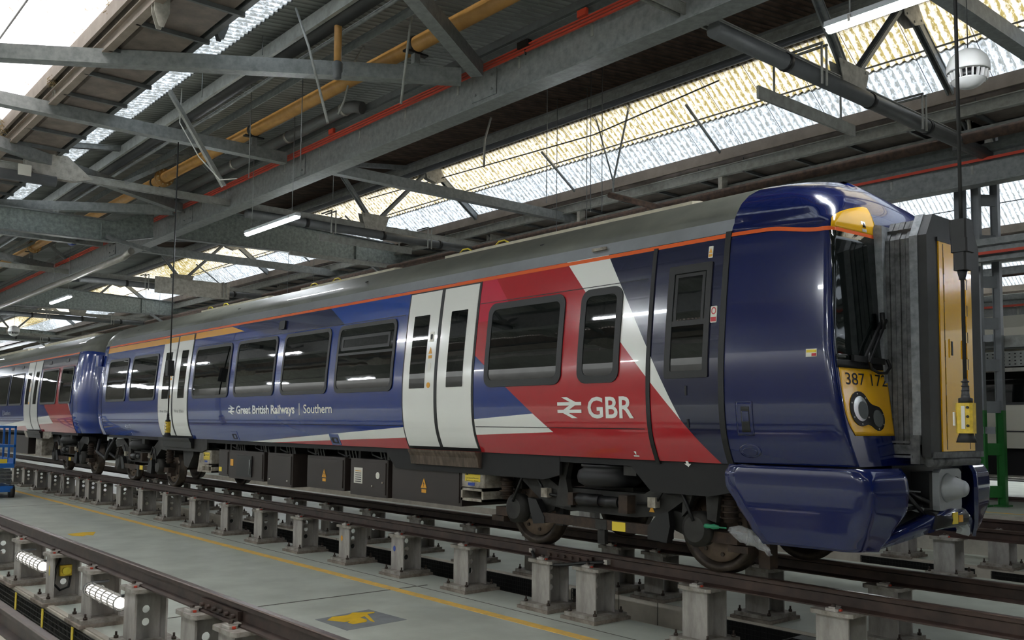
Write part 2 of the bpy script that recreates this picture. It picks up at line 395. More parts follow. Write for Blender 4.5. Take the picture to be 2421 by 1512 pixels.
for bay in (-2, -1, 0, 1, 2):
    dy = bay*PER
    cl = bpy.data.objects.new('ceiling', None); COL.objects.link(cl); WL[cl] = Vector((0,0,0)); tag(cl, 'grey corrugated roof slope, '+names[bay], None, kind='structure')
    win_n += 1
    wn = bpy.data.objects.new('window_%d' % win_n, None); COL.objects.link(wn); WL[wn] = Vector((0,0,0)); tag(wn, 'corrugated translucent rooflight slope, '+names[bay], None, kind='structure')
    A, Bq = (op_y0+dy, VZ), (RY+.12+dy, RZ+.02)
    G0, G1 = (GB+dy, VZ), (RY+dy, RZ)
    def at(t, P, Q, lift=0): return (P[0]+(Q[0]-P[0])*t, P[1]+(Q[1]-P[1])*t+lift)
    single = bay in (-1, 0)
    xs = [2.2-SW*k for k in range(34 if bay == 0 else 24)] if single else []
    for x in xs:
        if bay == 0:
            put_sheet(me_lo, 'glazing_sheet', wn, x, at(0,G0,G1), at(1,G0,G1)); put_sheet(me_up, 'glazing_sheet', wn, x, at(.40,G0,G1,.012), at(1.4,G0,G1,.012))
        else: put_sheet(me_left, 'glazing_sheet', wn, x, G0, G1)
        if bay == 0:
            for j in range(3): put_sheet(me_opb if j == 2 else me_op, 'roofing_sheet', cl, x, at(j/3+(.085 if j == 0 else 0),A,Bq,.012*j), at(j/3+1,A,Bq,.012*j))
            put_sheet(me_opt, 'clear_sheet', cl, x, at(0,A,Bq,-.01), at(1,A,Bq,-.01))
    # the rest of each slope in one piece
    def strip(xa, xb, P, Q, m, name, par, rows):
        if xb-xa < .5: return
        n = round((xb-xa)/SW); mb = MB(); tot = n*7*4
        for j in range(rows+1):
            t = j/rows; y = P[0]+(Q[0]-P[0])*t; z = P[1]+(Q[1]-P[1])*t
            for i in range(tot+1):
                x = xa+(xb-xa)*i/tot; mb.v.append((x, y, z+.028*math.cos(2*math.pi*i/4)))
        for j in range(rows):
            for i in range(tot): a = j*(tot+1)+i; mb.face([a, a+1, a+tot+2, a+tot+1], True)
        o = mb.build(name, m, par, fixn=False); o['kind'] = 'stuff'
    xl = min(xs) if xs else X1
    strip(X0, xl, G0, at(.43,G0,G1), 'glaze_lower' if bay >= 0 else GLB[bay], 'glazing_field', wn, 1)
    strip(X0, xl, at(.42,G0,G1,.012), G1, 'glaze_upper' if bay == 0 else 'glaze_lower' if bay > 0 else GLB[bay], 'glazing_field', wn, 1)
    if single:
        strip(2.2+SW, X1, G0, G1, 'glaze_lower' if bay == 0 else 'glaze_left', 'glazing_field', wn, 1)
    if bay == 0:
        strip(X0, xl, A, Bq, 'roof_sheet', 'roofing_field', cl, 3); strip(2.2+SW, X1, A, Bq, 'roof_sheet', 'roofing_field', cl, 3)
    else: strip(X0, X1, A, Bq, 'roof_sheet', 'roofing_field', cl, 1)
    # ridge capping
    rc = MB(); rc.prism([(RY-.22+dy, RZ+.03),(RY+.05+dy, RZ+.10),(RY+.2+dy, RZ-.06),(RY+.18+dy, RZ-.10),(RY+.04+dy, RZ+.06),(RY-.22+dy, RZ)], 'x', X0, X1); rc.build('ridge_capping', 'flashing', cl)
    # valley gutter
    g = thing('trim_%d' % win_n, (0, GB+.55+dy, VZ), 'brown steel valley gutter, '+names[bay], None, kind='structure')
    gy = GB+dy
    q = MB(); q.prism([(gy-.10,VZ-.02),(gy-.05,VZ-.02),(gy+.18,VZ-.42),(gy+.82,VZ-.42),(gy+.98,VZ-.02),(gy+1.02,VZ-.02),(gy+.85,VZ-.46),(gy+.15,VZ-.46)], 'x', X0, X1); q.build('channel', 'gutter', g)
    q = MB(); q.box(X0, X1, gy-.14, gy-.09, VZ-.22, VZ+.02); q.build('flashing_strip', 'flashing', g)
    q = MB(); q.ibeam((X0, gy-.02, VZ-.42), (X1, gy-.02, VZ-.42), .12, .22, .02); q.build('edge_beam', 'galv_light' if bay >= 0 else 'flashing', g)
    q = MB(); q.ibeam((X0, gy+.95, VZ-.40), (X1, gy+.95, VZ-.40), .08, .14, .015); q.build('edge_beam', 'galv_dark', g)
    for x in [X1-1.2*k for k in range(60)] if bay in (-1, 0) else []:
        q = MB(); q.box(x-.025, x+.025, gy-.02, gy+1.0, VZ-.53, VZ-.47); q.tube([(x, gy+.02, VZ-.52), (x, gy+.02, VZ-.2)], .008, 5); q.build('gutter_bracket', 'galv_dark', g)
    # purlins under both slopes
    for t in (.36, .64, .9):
        y, z = at(t, A, Bq); q = MB(); q.bar((X0, y, z-.10), (X1, y, z-.10), .045, .14); q.bar((X0, y+.03, z-.04), (X1, y+.03, z-.04), .08, .012); q.build('purlin', 'purlin', cl)
    y, z = at(1., G0, G1); q = MB(); q.bar((X0, y-.1, z-.09), (X1, y-.1, z-.09), .06, .12); q.build('purlin', 'purlin', wn)
    y, z = at(.5, G0, G1); q = MB(); q.bar((X0, y, z-.06), (X1, y, z-.06), .025, .025); q.build('purlin', 'galv_dark', wn)
# ------------------------------------------------------------------ rails
def rail(y, label, x0=X0+.5, x1=28):
    r = thing('rail', (0, y, -.16), label, 'rail', 'rails of the workshop tracks')
    h = .035
    q = MB(); q.prism([(y-.07,-.16),(y+.07,-.16),(y+.07,-.148),(y+.012,-.13),(y+.009,-.05),(y+h,-.038),(y+h,-.01),(y-h,-.01),(y-h,-.038),(y-.009,-.05),(y-.012,-.13),(y-.07,-.148)], 'x', x0, x1); q.build('web_and_foot', 'rail_steel', r)
    q = MB(); q.prism([(y-h,-.012),(y+h,-.012),(y+h,-.006),(y+h-.012,0),(y-h+.012,0),(y-h,-.006)], 'x', x0, x1); q.build('running_surface', 'rail_head', r)
    return r
R = {}
R['n0'] = rail(TR['near'][0], 'dark rail closest to the viewer, other side of the near pit from the caged lamps')
R['n1'] = rail(TR['near'][1], 'dark rail on the stands that carry the caged lamps')
R['t0'] = rail(TR['train'][0], 'dark rail under the near wheels of the liveried train')
R['t1'] = rail(TR['train'][1], 'dark rail under the far wheels of the liveried train')
R['h0'] = rail(TR['third'][0], 'dark rail of the empty track behind the liveried train, near side')
R['h1'] = rail(TR['third'][1], 'dark rail of the empty track behind the liveried train, far side')
R['f0'] = rail(TR['fourth'][0], 'rusty rail under the white train'); R['f0'].location.z = -.12; 
def fishplate(r, y, x, sd):
    q = MB(); ys = y+sd*.03
    q.prism([(ys-.018,-.135),(ys+.018,-.135),(ys+.022,-.06),(ys-.022,-.06)], 'x', x-.36, x+.36)
    for k in range(6): q.tube([(x-.30+.12*k, ys, -.1), (x-.30+.12*k, ys+sd*.05, -.1)], .018, 6)
    q.build('fishplate', 'rail_steel', r)
fishplate(R['t0'], TR['train'][0], -2.05, -1); fishplate(R['n1'], TR['near'][1], -1.62, -1); fishplate(R['n0'], TR['near'][0], -2.75, -1); fishplate(R['t0'], TR['train'][0], -20.4, -1)
q = MB(); pts = [U(1257,1300,Y=-.80), U(1266,1322,Y=-.86), U(1290,1333,Y=-.88), U(1330,1335,Y=-.88), U(1380,1330,Y=-.86), U(1434,1328,Y=-.80)]
q.tube(pts, .018, 8); q.build('bonding_cable', 'cable_black', R['t0'])
q = MB()
for p in (pts[0], pts[-1]): q.box(p.x-.025, p.x+.025, p.y-.02, p.y+.05, p.z-.025, p.z+.025)
q.build('cable_lug', 'clip_metal', R['t0'])

# ------------------------------------------------------------------ rail stands
def holed_web(mb, x, y0, y1, z0, z1, zs, r, t=.016, n=12):
    "vertical plate across the stand with round holes cut through it"
    cy_ = (y0+y1)/2; zs = sorted(zs); cell = r*1.25
    for xx in (x-t/2, x+t/2):
        cur = z0
        for zc in zs:
            mb.add([(xx,y0,cur),(xx,y1,cur),(xx,y1,zc-cell),(xx,y0,zc-cell)], [(0,1,2,3)])
            mb.add([(xx,y0,zc-cell),(xx,cy_-cell,zc-cell),(xx,cy_-cell,zc+cell),(xx,y0,zc+cell)], [(0,1,2,3)])
            mb.add([(xx,cy_+cell,zc-cell),(xx,y1,zc-cell),(xx,y1,zc+cell),(xx,cy_+cell,zc+cell)], [(0,1,2,3)])
            ring = []; sq = []
            for k in range(n):
                a = 2*math.pi*(k+.5)/n; c, s = math.cos(a), math.sin(a); m_ = max(abs(c), abs(s))
                ring.append((xx, cy_+r*c, zc+r*s)); sq.append((xx, cy_+cell*c/m_, zc+cell*s/m_))
            mb.add(ring+sq, [(k, (k+1) % n, n+(k+1) % n, n+k) for k in range(n)])
            for cs, ss in ((1,1),(-1,1),(-1,-1),(1,-1)):
                best = sorted(sq, key=lambda p: (p[1]-(cy_+cell*cs))**2+(p[2]-(zc+cell*ss))**2)[:2]
                mb.add([(xx, cy_+cell*cs, zc+cell*ss)]+best, [(0,1,2)])
            cur = zc+cell
        mb.add([(xx,y0,cur),(xx,y1,cur),(xx,y1,z1),(xx,y0,z1)], [(0,1,2,3)])
    for zc in zs:
        o = len(mb.v)
        for xx in (x-t/2, x+t/2):
            for k in range(n): a = 2*math.pi*(k+.5)/n; mb.v.append((xx, cy_+r*math.cos(a), zc+r*math.sin(a)))
        for k in range(n): mb.face([o+k, o+(k+1) % n, o+n+(k+1) % n, o+n+k])
def make_stand(loc, zb, holes, side):
    "zb: floor level; side: -1 when the rail clip is on the viewer's side only"
    s = thing('rail_stand', loc, 'x', 'rail stand')
    x, y, _ = loc; zt = -.16; H0, H1 = zb+.075, zt-.035
    q = MB(); q.box(x-.15, x+.15, y-.15, y-.132, H0, H1); q.box(x-.15, x+.15, y+.132, y+.15, H0, H1)
    holed_web(q, x, y-.132, y+.132, H0, H1, [H0+(H1-H0)*f for f in holes], .036)
    q.build('column', 'stand_paint', s)
    q = MB(); q.bbox(x-.20, x+.20, y-.19, y+.19, H1, zt, .03); q.build('top_plate', 'stand_plate', s)
    q = MB(); q.box(x-.23, x+.23, y-.25, y+.25, zb+.035, H0); q.build('base_plate', 'stand_plate', s)
    q = MB(); q.box(x-.26, x+.26, y-.28, y+.28, zb, zb+.035); q.build('packing', 'base_plate', s)
    for a in (-1, 1):
        for b_ in (-1, 1):
            q = MB(); px, py = x+a*.19, y+b_*.20
            q.tube([(px, py, H0), (px, py, H0+.025)], .022, 6); q.tube([(px, py, H0+.025), (px, py, H0+.06)], .011, 6); q.build('anchor_bolt', 'bolt', s)
    for a in (-1, 1):
        q = MB(); q.bbox(x-.06, x+.06, y+a*.125-.045, y+a*.125+.045, zt, zt+.022, .015); q.box(x-.03, x+.03, y+a*.10-.05, y+a*.10+.05, zt+.022, zt+.032); q.build('rail_clip', 'clip_metal', s)
        q = MB(); q.tube([(x, y+a*.12, zt+.02), (x, y+a*.12, zt+.055)], .02, 6); q.build('clip_bolt', 'bolt', s)
        q = MB(); q.box(x+.06, x+.078, y+a*.125-.012, y+a*.125+.012, zt+.004, zt+.02); q.build('clip_pin', 'red_tip', s)
    return s
H3 = (.50, .70, .90); H3b = (.30, .56, .82)
st0 = make_stand((-5.38, TR['train'][0], FZ), FZ, (.36, .62, .86), -1)
def stand_at(x, y, label, group, src=None, first=[True]):
    if src is st0 and first[0]: o = st0; first[0] = False
    else: o = copy_tree(src)
    o.location = (x, y, FZ); WL[o] = Vector(o.location); o['label'] = label; o['group'] = group
    return o
tx = [1.25,-.20,-1.68,-2.41,-3.92,-5.38,-6.83,-8.33,-9.81,-11.26,-12.83,-14.36,-15.89,-17.42,-18.95,-19.96,-20.81,-22.30,-23.60,-25.15,-26.74,-28.17]
STN = {}
for x in tx:
    lb = 'grey rail stand '+{1.25:'below the cab nose skirt', -.20:'below the leading wheel', -3.92:'below the box with the DANGER sign', -8.33:'below the tall box with a hazard triangle', -9.81:'below the tilted box with two white studs', -11.26:'below the box with the black hatch', -12.83:'below the first class doors', -14.36:'below the front wheel of the rear bogie', -15.89:'below the damper of the rear bogie', -17.42:'below the rear end of the leading car', -18.95:'below the gangway between the two cars', -19.96:'of the close pair behind the gangway', -20.81:'of the close pair behind the gangway', -23.60:'below the second car, next to the crossed stand', -25.15:'below the doors of the second car', -26.74:'beside the scissor lift, on the door side', -28.17:'beside the scissor lift, on the far side'}.get(x, 'under the train rail')
    if x == -5.38: lb = 'rail stand with a blue dot under the train rail'
    if x == -6.83: lb = 'rail stand with an orange dot under the train rail'
    if x == -22.30: lb = 'rail stand with a black cross on its face'
    if x in (-2.41, -1.68): lb = 'rail stand of the close pair at the rail joint under the bonding cable'
    STN[x] = stand_at(x, TR['train'][0], lb, 'stands under the near train rail', st0)
def dot(par, x, y, z, m, rx=.03, rz=.04):
    q = MB(); n = 16; q.prism([(x+rx*math.cos(2*math.pi*k/n), z+rz*math.sin(2*math.pi*k/n)) for k in range(n)], 'y', y-.152, y-.148); q.build('painted_dot', m, par)
yt = TR['train'][0]
dot(STN[-5.38], -5.45, yt, -.36, 'label_blue'); dot(STN[-6.83], -6.9, yt, -.36, 'label_orange')
q = MB(); q.bar((-22.42, yt-.152, -.6), (-22.2, yt-.152, -.25), .02, .004, (0,1,0)); q.bar((-22.2, yt-.152, -.6), (-22.42, yt-.152, -.25), .02, .004, (0,1,0)); q.build('painted_cross', 'label_black', STN[-22.30])
for x in tx[:17]: stand_at(x-.35, TR['train'][1], 'grey rail stand under the far train rail, beyond the pit', 'stands under the far train rail', st0)
st1 = make_stand((-3.40, TR['near'][1], FZ), FZ, (.34, .60), -1); _f = [True]
nx = [.15,-1.22,-1.98,-3.40,-4.76,-6.19,-7.76,-9.3,-10.8,-12.3]
for x in nx:
    lb = 'grey rail stand with round holes along the near pit edge'
    if x == -4.76: lb = 'near stand with a dark blue dot, beside a caged lamp'
    if x == -6.19: lb = 'near stand that carries a yellow socket and looped black cable'
    if _f[0]: o = st1; _f[0] = False
    else: o = copy_tree(st1)
    o.location = (x, TR['near'][1], FZ); WL[o] = Vector(o.location); o['label'] = lb; o['group'] = 'stands of the near track'; STN[('n', x)] = o
yn = TR['near'][1]
dot(STN[('n', -4.76)], -4.82, yn, -.38, 'label_blue', .02, .045); dot(STN[('n', -6.19)], -6.2, yn, -.36, 'tray_yellow', .018, .06)
s = STN[('n', -6.19)]
q = MB(); q.bbox(-6.17, -6.10, yn-.06, yn+.07, -.42, -.30, .01); q.build('socket_box', 'pendant_yellow', s)
q = MB(); q.tube([(-6.10, yn, -.36), (-6.055, yn, -.36)], .045, 12); q.build('socket_cap', 'tray_yellow', s)
q = MB(); q.tube([(-6.15, yn-.05, -.22), (-6.12, yn-.10, -.35), (-6.12, yn-.12, -.5), (-6.12, yn-.05, -.58), (-6.12, yn+.04, -.55), (-6.12, yn+.06, -.42)], .014, 6); q.build('looped_cable', 'cable_black', s)
for i, x in enumerate((-.58, -4.2, -7.8)):
    o = copy_tree(st0); o.location = (x, TR['third'][0], FZ); WL[o] = Vector(o.location); o['label'] = 'rail stand under the near rail of the empty third track'; o['group'] = 'stands of the third track'
for x in (-.45, -2.0, 1.1, -4.5, -6.0, 2.6):
    o = copy_tree(st0); o.location = (x, TR['third'][1], FZ); WL[o] = Vector(o.location); o['label'] = 'rail stand under the far rail of the empty third track'; o['group'] = 'stands of the third track'
for x in (1.0, 2.5):
    o = copy_tree(st0); o.location = (x, TR['third'][0], FZ); WL[o] = Vector(o.location); o['label'] = 'rail stand under the near rail of the empty third track'; o['group'] = 'stands of the third track'

# ------------------------------------------------------------------ mesh cable trays on the pit walls, yellow ties
def tray(x0, x1, y, label, gap=.045, ties=()):
    y -= .022
    t = thing('cable_tray', (x0, y, FZ-.25), label, 'cable tray', 'mesh trays on the pit walls')
    q = MB(); z1, z0 = FZ-.03, FZ-.25
    n = int((x1-x0)/gap)
    for k in range(n+1): q.bar((x0+k*gap, y-.03, z0), (x0+k*gap, y-.03, z1), .008, .008, (1,0,0))
    for k in range(5): z = z0+(z1-z0)*k/4; q.bar((x0, y-.034, z), (x1, y-.034, z), .008, .008)
    q.build('wire_mesh', 'mesh_black', t)
    q = MB(); q.box(x0, x1, y-.01, y, z0-.06, z1); q.build('back_panel', 'mesh_black', t)
    for x in ties: q = MB(); q.box(x-.03, x+.03, y-.045, y-.036, z0-.03, z1+.02); q.build('yellow_tie', 'tray_yellow', t)
    return t
pe = pits[1][1]
tray(-3.3, -2.62, pe, 'black mesh cable tray in the pit under the train bogie'); tray(-14.5, -3.45, pe, 'long black mesh cable tray on the pit wall under the train')
tray(-1.35, 2.6, pe, 'black mesh cable tray in the pit ahead of the train nose')
tray(-9.0, -1.0, pits[0][1], 'black mesh cable tray with yellow ties below the caged lamps', .05, (-7.15, -5.9, -4.72, -3.6))
tray(-2.6, -.75, pits[2][1], 'pale-edged mesh tray in the third track pit', .05); tray(-.5, 2.5, pits[2][1], 'mesh tray in the third track pit beside the open floor', .05)
for (xa, xb, y, par) in ((-9.2, -.5, pits[0][1], 0), (-3, 3, pits[2][1], 2)):
    q = MB(); q.box(xa, xb, y, y+.06, FZ, FZ+.012); q.build('pit_edging', 'concrete', floor)
# grating between the train rails, ahead of the leading wheel
q = MB()
for k in range(16): q.bar((.15+k*.05, -.45, FZ-.02), (.15+k*.05, .2, FZ-.02), .006, .012)
for k in range(14): q.bar((.15, -.45+k*.05, FZ-.02), (.92, -.45+k*.05, FZ-.02), .006, .012)
o = q.build('pit_grating', 'mesh_black', None, (.5, -.1, FZ-.03)); tag(o, 'open metal grating over the pit ahead of the leading wheel', 'grating')
q = MB(); q.box(.1, .98, -.5, .5, FZ-.05, FZ-.028); q.build('pit_cover_bearers', 'galv_light', floor)

# ------------------------------------------------------------------ caged tube lamps under the near rail
def caged_lamp(x0, x1, label):
    y, z = yn-.16, -.34
    t = thing('caged_lamp', ((x0+x1)/2, y, z), label, 'lamp', 'caged lamps of the near track')
    q = MB(); q.tube([(x0, y, z), (x1, y, z)], .05, 12); q.build('tube', 'lamp_glass', t)
    q = MB(); n = 14
    for k in range(n):
        a = 2*math.pi*k/n; q.bar((x0, y+.068*math.cos(a), z+.068*math.sin(a)), (x1, y+.068*math.cos(a), z+.068*math.sin(a)), .006, .006)
    m_ = int((x1-x0)/.17)
    for j in range(m_+1):
        x = x0+(x1-x0)*j/m_; q.tube([(x, y+.07*math.cos(2*math.pi*k/12), z+.07*math.sin(2*math.pi*k/12)) for k in range(13)], .007, 4, False)
    q.build('wire_cage', 'galv_light', t)
    q = MB(); q.tube([(x0-.04, y, z), (x0, y, z)], .072, 12); q.build('end_cap', 'equip_black', t)
    for xx in (x0-.01, x1): q = MB(); q.box(xx-.02, xx+.02, y, y+.17, z+.06, z+.08); q.build('bracket', 'galv_dark', t)
    return t
caged_lamp(-7.52, -6.42, 'lit caged tube lamp next to the yellow socket stand'); caged_lamp(-4.55, -3.62, 'lit caged tube lamp next to the blue-dotted near stand'); caged_lamp(-.94, -.12, 'caged tube lamp by the near rail joint')

# ------------------------------------------------------------------ roof trusses
def gusset(p, par, poly, x, m='steel_white'):
    q = MB(); q.prism([(p[0]+a, p[1]+b) for a, b in poly], 'x', x-.09, x-.075); q.prism([(p[0]+a, p[1]+b) for a, b in poly], 'x', x+.075, x+.09)
    n = len(poly); c = (sum(a for a, b in poly)/n, sum(b for a, b in poly)/n)
    for a, b in poly: q.tube([(x+.09, p[0]+c[0]+(a-c[0])*.75, p[1]+c[1]+(b-c[1])*.75), (x+.11, p[0]+c[0]+(a-c[0])*.75, p[1]+c[1]+(b-c[1])*.75)], .018, 6)
    q.build('gusset_plate', m, par)
def make_truss(x, dy=0.):
    t = thing('roof_truss', (x, 3+dy, 6.4), 'x', 'roof truss')
    def mem(a, b, nm, m, w=.075, h=.11):
        q = MB()
        for s_ in (-1, 1): q.bar((x+s_*.045, a[0]+dy, a[1]), (x+s_*.045, b[0]+dy, b[1]), .03, h, (0,.3,1))
        q.bar((x, a[0]+dy, a[1]+h/2-.01), (x, b[0]+dy, b[1]+h/2-.01), .15, .015, (0,.3,1)); q.build(nm, m, t)
    mem((-3.2,6.47), (8.85,6.47), 'bottom_chord', 'galv_light', h=.15)
    mem((8.9,6.55), (6.36,8.38), 'rafter', 'galv', h=.16)
    mem((6.36,8.36), (-3.1,7.1), 'top_chord', 'galv')
    for a, b in (((4.5,6.55),(6.2,8.3)), ((4.5,6.55),(3.4,7.85)), ((1.0,6.5),(3.2,7.85)), ((1.0,6.5),(-.2,7.42)), ((-1.8,6.5),(-.4,7.42))): mem(a, b, 'diagonal', 'galv', h=.09)
    gusset((4.5+dy,6.5), t, [(-.30,-.1),(.30,-.1),(.42,.30),(-.42,.30)], x)
    gusset((6.34+dy,8.32), t, [(-.34,.12),(.16,.2),(.42,-.22),(.1,-.34),(-.22,-.25)], x)
    gusset((-3.2+dy,6.5), t, [(-.55,.45),(.25,.35),(.75,-.05),(.4,-.15),(-.55,-.15)], x)
    gusset((8.75+dy,6.6), t, [(-.3,.3),(.25,.3),(.25,-.2),(-.3,-.2)], x)
    # pipe slung under the chord, with clips and hangers
    q = MB(); q.tube([(x+.24, .9+dy, 6.24), (x+.24, 8.9+dy, 6.24)], .11, 12); q.build('slung_pipe', 'grey_pipe', t)
    for y in (2.4, 4.6, 6.4): q = MB(); q.tube([(x+.24, y+dy, 6.24), (x+.24, y+.09+dy, 6.24)], .122, 12); q.build('pipe_collar', 'equip_black', t)
    for y in (3.1, 6.0):
        q = MB()
        for e in (-.06, .06): q.bar((x+.42, y+e+dy, 6.05), (x+.42, y+e+dy, 6.62), .02, .03); q.bar((x-.1, y+e+dy, 6.62), (x+.44, y+e+dy, 6.62), .03, .03)
        q.build('hanger', 'galv_light', t)
    return t
T0 = make_truss(-1.55)
TL = {(-1.55, 0): 'roof truss above the train cab', (-15.05, 0): 'roof truss above the first class doors', (-28.5, 0): 'roof truss above the second car, with the white board',
      (-42, 0): 'distant roof truss far beyond the second car'}
for x in (-1.55, -15.05, -28.5, -42, -55.5, 11.95):
    for by in (-1, 0, 1):
        if (x, by) == (-1.55, 0): o = T0
        else: o = copy_tree(T0)
        o.location = (x, 3+by*PER, 6.4); o['label'] = TL.get((x, by), 'grey roof truss over the neighbouring bay' if by else 'distant roof truss far beyond the second car'); o['group'] = 'roof trusses'
def board(x, ya, yb, za, zb, m, label):
    t = thing('sheet_panel', (x, ya, za), label, 'panel')
    q = MB(); q.box(x-.02, x+.02, ya, yb, za, zb); q.build('sheet', m, t)
    for y in (ya+.4, yb-.4): q = MB(); q.bar((x, y, zb), (x, y, 6.56), .03, .02, (1,0,0)); q.build('strap', 'galv_light', t); q = MB(); q.bar((x, y, 6.56), (x+(.42 if x > -20 else -.4), y, 6.56), .03, .02); q.build('strap', 'galv_light', t)
    return t
board(-1.93, 2.7, 5.3, 5.98, 6.16, 'galv_light', 'grey sheet panel hung under the truss above the cab')
board(-15.35, 3.1, 5.9, 5.98, 6.16, 'galv_light', 'grey sheet panel hung under the truss above the first class doors')
board(-28.15, 3.4, 6.2, 6.0, 6.6, 'steel_white', 'white board hung under the truss above the second car')

# ------------------------------------------------------------------ runway beams with red conductor rails
def runway(y, z0, z1, x0, x1, label, w=.30, red=True, fine=False, m='galv'):
    t = thing('runway_beam', ((x0+x1)/2, y, z0), label, 'beam', 'crane runway beams'); zc = (z0+z1)/2
    q = MB(); q.ibeam((x0, y, zc), (x1, y, zc), w, z1-z0, .025); q.build('girder', m, t)
    q = MB(); q.prism([(y-w/2-.06, z1-.02), (y-w/2-.06, z1+.1), (y-w/2-.03, z1+.1), (y-w/2-.03, z1+.02), (y+w/2, z1+.02), (y+w/2, z1-.02)], 'x', x0, x1); q.build('top_angle', 'galv_dark' if fine else m, t)
    if red:
        for k in range(3 if fine else 1):
            q = MB(); zz = z1-.17-.045*k; q.bar((x0, y-.19-.0*k, zz), (x1, y-.19, zz), .03, .022 if fine else .05); q.build('conductor_rail', 'conductor_red', t)
        for k in range(int((x1-x0)/1.52)):
            x = x1-.7-1.52*k; q = MB(); q.bar((x, y-.01, z1-.20), (x, y-.2, z1-.20), .05, .01); q.bar((x, y-.012, z1-.2), (x, y-.012, z1-.36), .05, .012, (0,1,0)); q.build('conductor_bracket', 'galv_light', t)
    return t
RB = runway(.6, 6.25, 7.0, -76, 28, 'deep grey runway beam with three red conductor rails, over the train', .32, True, True)
runway(8.75, 5.72, 6.3, -60, 28, 'grey runway beam with a red rail behind the cab roof'); runway(8.95, 4.36, 4.66, -40, 28, 'low grey beam with a red rail crossing the grey posts', .2)
runway(14.6, 4.0, 4.4, -50, 28, 'grey beam with a red rail over the white train', .2); runway(19.5, 4.3, 4.75, -50, 28, 'farther grey beam with a red rail beyond the white train', .2)
runway(-11.5, 6.25, 7.0, -60, 28, 'grey runway beam on the near side of the shed, reflected in the windows', .32)
for x in (-3.1, -9.9, -16.9): q = MB(); q.bbox(x-.09, x+.09, .37, .43, 6.86, 6.95, .01); q.build('conductor_joint', 'conductor_red', RB)
for x in (-5.45, -11.6, -17.6, -23.7): 
    q = MB(); q.box(x-.3, x+.3, .57, .59, 6.4, 6.8)
    for a in (-.2, .2): q.tube([(x+a, .58, 6.5), (x+a, .54, 6.5)], .022, 6); q.tube([(x+a, .58, 6.72), (x+a, .54, 6.72)], .022, 6)
    q.build('splice_plate', 'galv', RB)
# horizontal bracing between the runway beam and the shed side
def strut(a, b, label, w=.2, h=.22, m='galv'):
    q = MB(); q.bar(a, b, w, h); o = q.build('bracing_strut', m, None, a); tag(o, label, 'strut', 'roof bracing struts'); return o
SZ = 6.72
strut((-5.65, .28, SZ), (-11.2, -7.95, SZ), 'long grey strut crossing under the valley gutter'); strut((-5.25, .28, SZ), (.5, -8.3, SZ), 'steep grey strut crossing the beige pipe')
strut((-11.6, .28, SZ), (-11.6, -8.35, SZ), 'square grey strut passing under the beige pipe beside the flange'); strut((-17.4, .28, SZ), (-12.0, -7.95, SZ), 'grey strut meeting the runway beam above the plate girder')
strut((-17.8, .28, SZ), (-23.25, -7.95, SZ), 'grey strut crossing in front of the plate girder'); strut((-29.5, .28, SZ), (-24.15, -7.95, SZ), 'distant grey strut beyond the plate girder'); strut((-23.7, .28, SZ), (-23.7, -8.35, SZ), 'distant square strut in line with the runway beam node')
strut((-11.6, .80, SZ), (-11.6, 8.7, SZ), 'straight grey strut crossing in front of the rooflight'); strut((.55, .80, SZ), (.55, 8.7, SZ), 'dark strut in the roof ahead of the train'); strut((-23.7, .80, SZ), (-23.7, 8.7, SZ), 'distant straight strut over the second car')
q = MB(); q.ibeam((-76, -8.45, 6.62), (28, -8.45, 6.62), .3, .5, .03); o = q.build('edge_girder', 'galv', None, (-30, -8.45, 6.4)); tag(o, 'grey girder that ends the bracing over the near track', 'beam')
# plate girders across the shed
def plate_girder(x, label):
    t = thing('plate_girder', (x, 3, 6.2), label, 'girder', 'plate girders')
    for lo, hi in (([(-8.3,5.92),(-.7,6.02),(.33,6.28)], [(.33,6.98),(-.7,6.54),(-8.3,6.46)]), ([(.83,6.34),(8.9,6.48)], [(8.9,7.06),(2.5,7.25),(.83,7.22)])):
        q = MB(); q.prism(lo+hi, 'x', x-.012, x+.012); q.build('web', 'girder', t)
        q = MB(); q.prism(lo+[(a, b_-.03) for a, b_ in lo[::-1]], 'x', x-.11, x+.11); q.build('bottom_flange', 'galv', t)
        q = MB(); q.prism(hi+[(a, b_+.03) for a, b_ in hi[::-1]], 'x', x-.11, x+.11); q.build('top_flange', 'galv', t)
    for y in (-6.2, -3.6, -1.0, 6.5): q = MB(); q.box(x+.012, x+.1, y-.008, y+.008, 6.45 if y > 0 else 6.02, 7.1 if y > 0 else 6.46); q.build('stiffener', 'girder', t)
    for a, b in (((6.9,6.44),(8.4,5.6)), ((-.9,6.1),(.3,5.9))): q = MB(); q.bar((x+.05, *a), (x+.05, *b), .1, .1, (1,0,0)); q.build('knee_brace', 'galv', t)
    return t
plate_girder(-19.4, 'deep galvanised plate girder behind the runway beam'); plate_girder(-39, 'distant galvanised plate girder over the second car'); plate_girder(-60, 'farthest plate girder at the shed end')
q = MB(); q.bar((-19.2, 4.2, 6.33), (-19.2, 9.2, 6.33), .1, .12); o = q.build('tie_bar', 'galv_light', None, (-19.2, 4.2, 6.3)); tag(o, 'pale tie bar along the foot of the plate girder', 'bar')

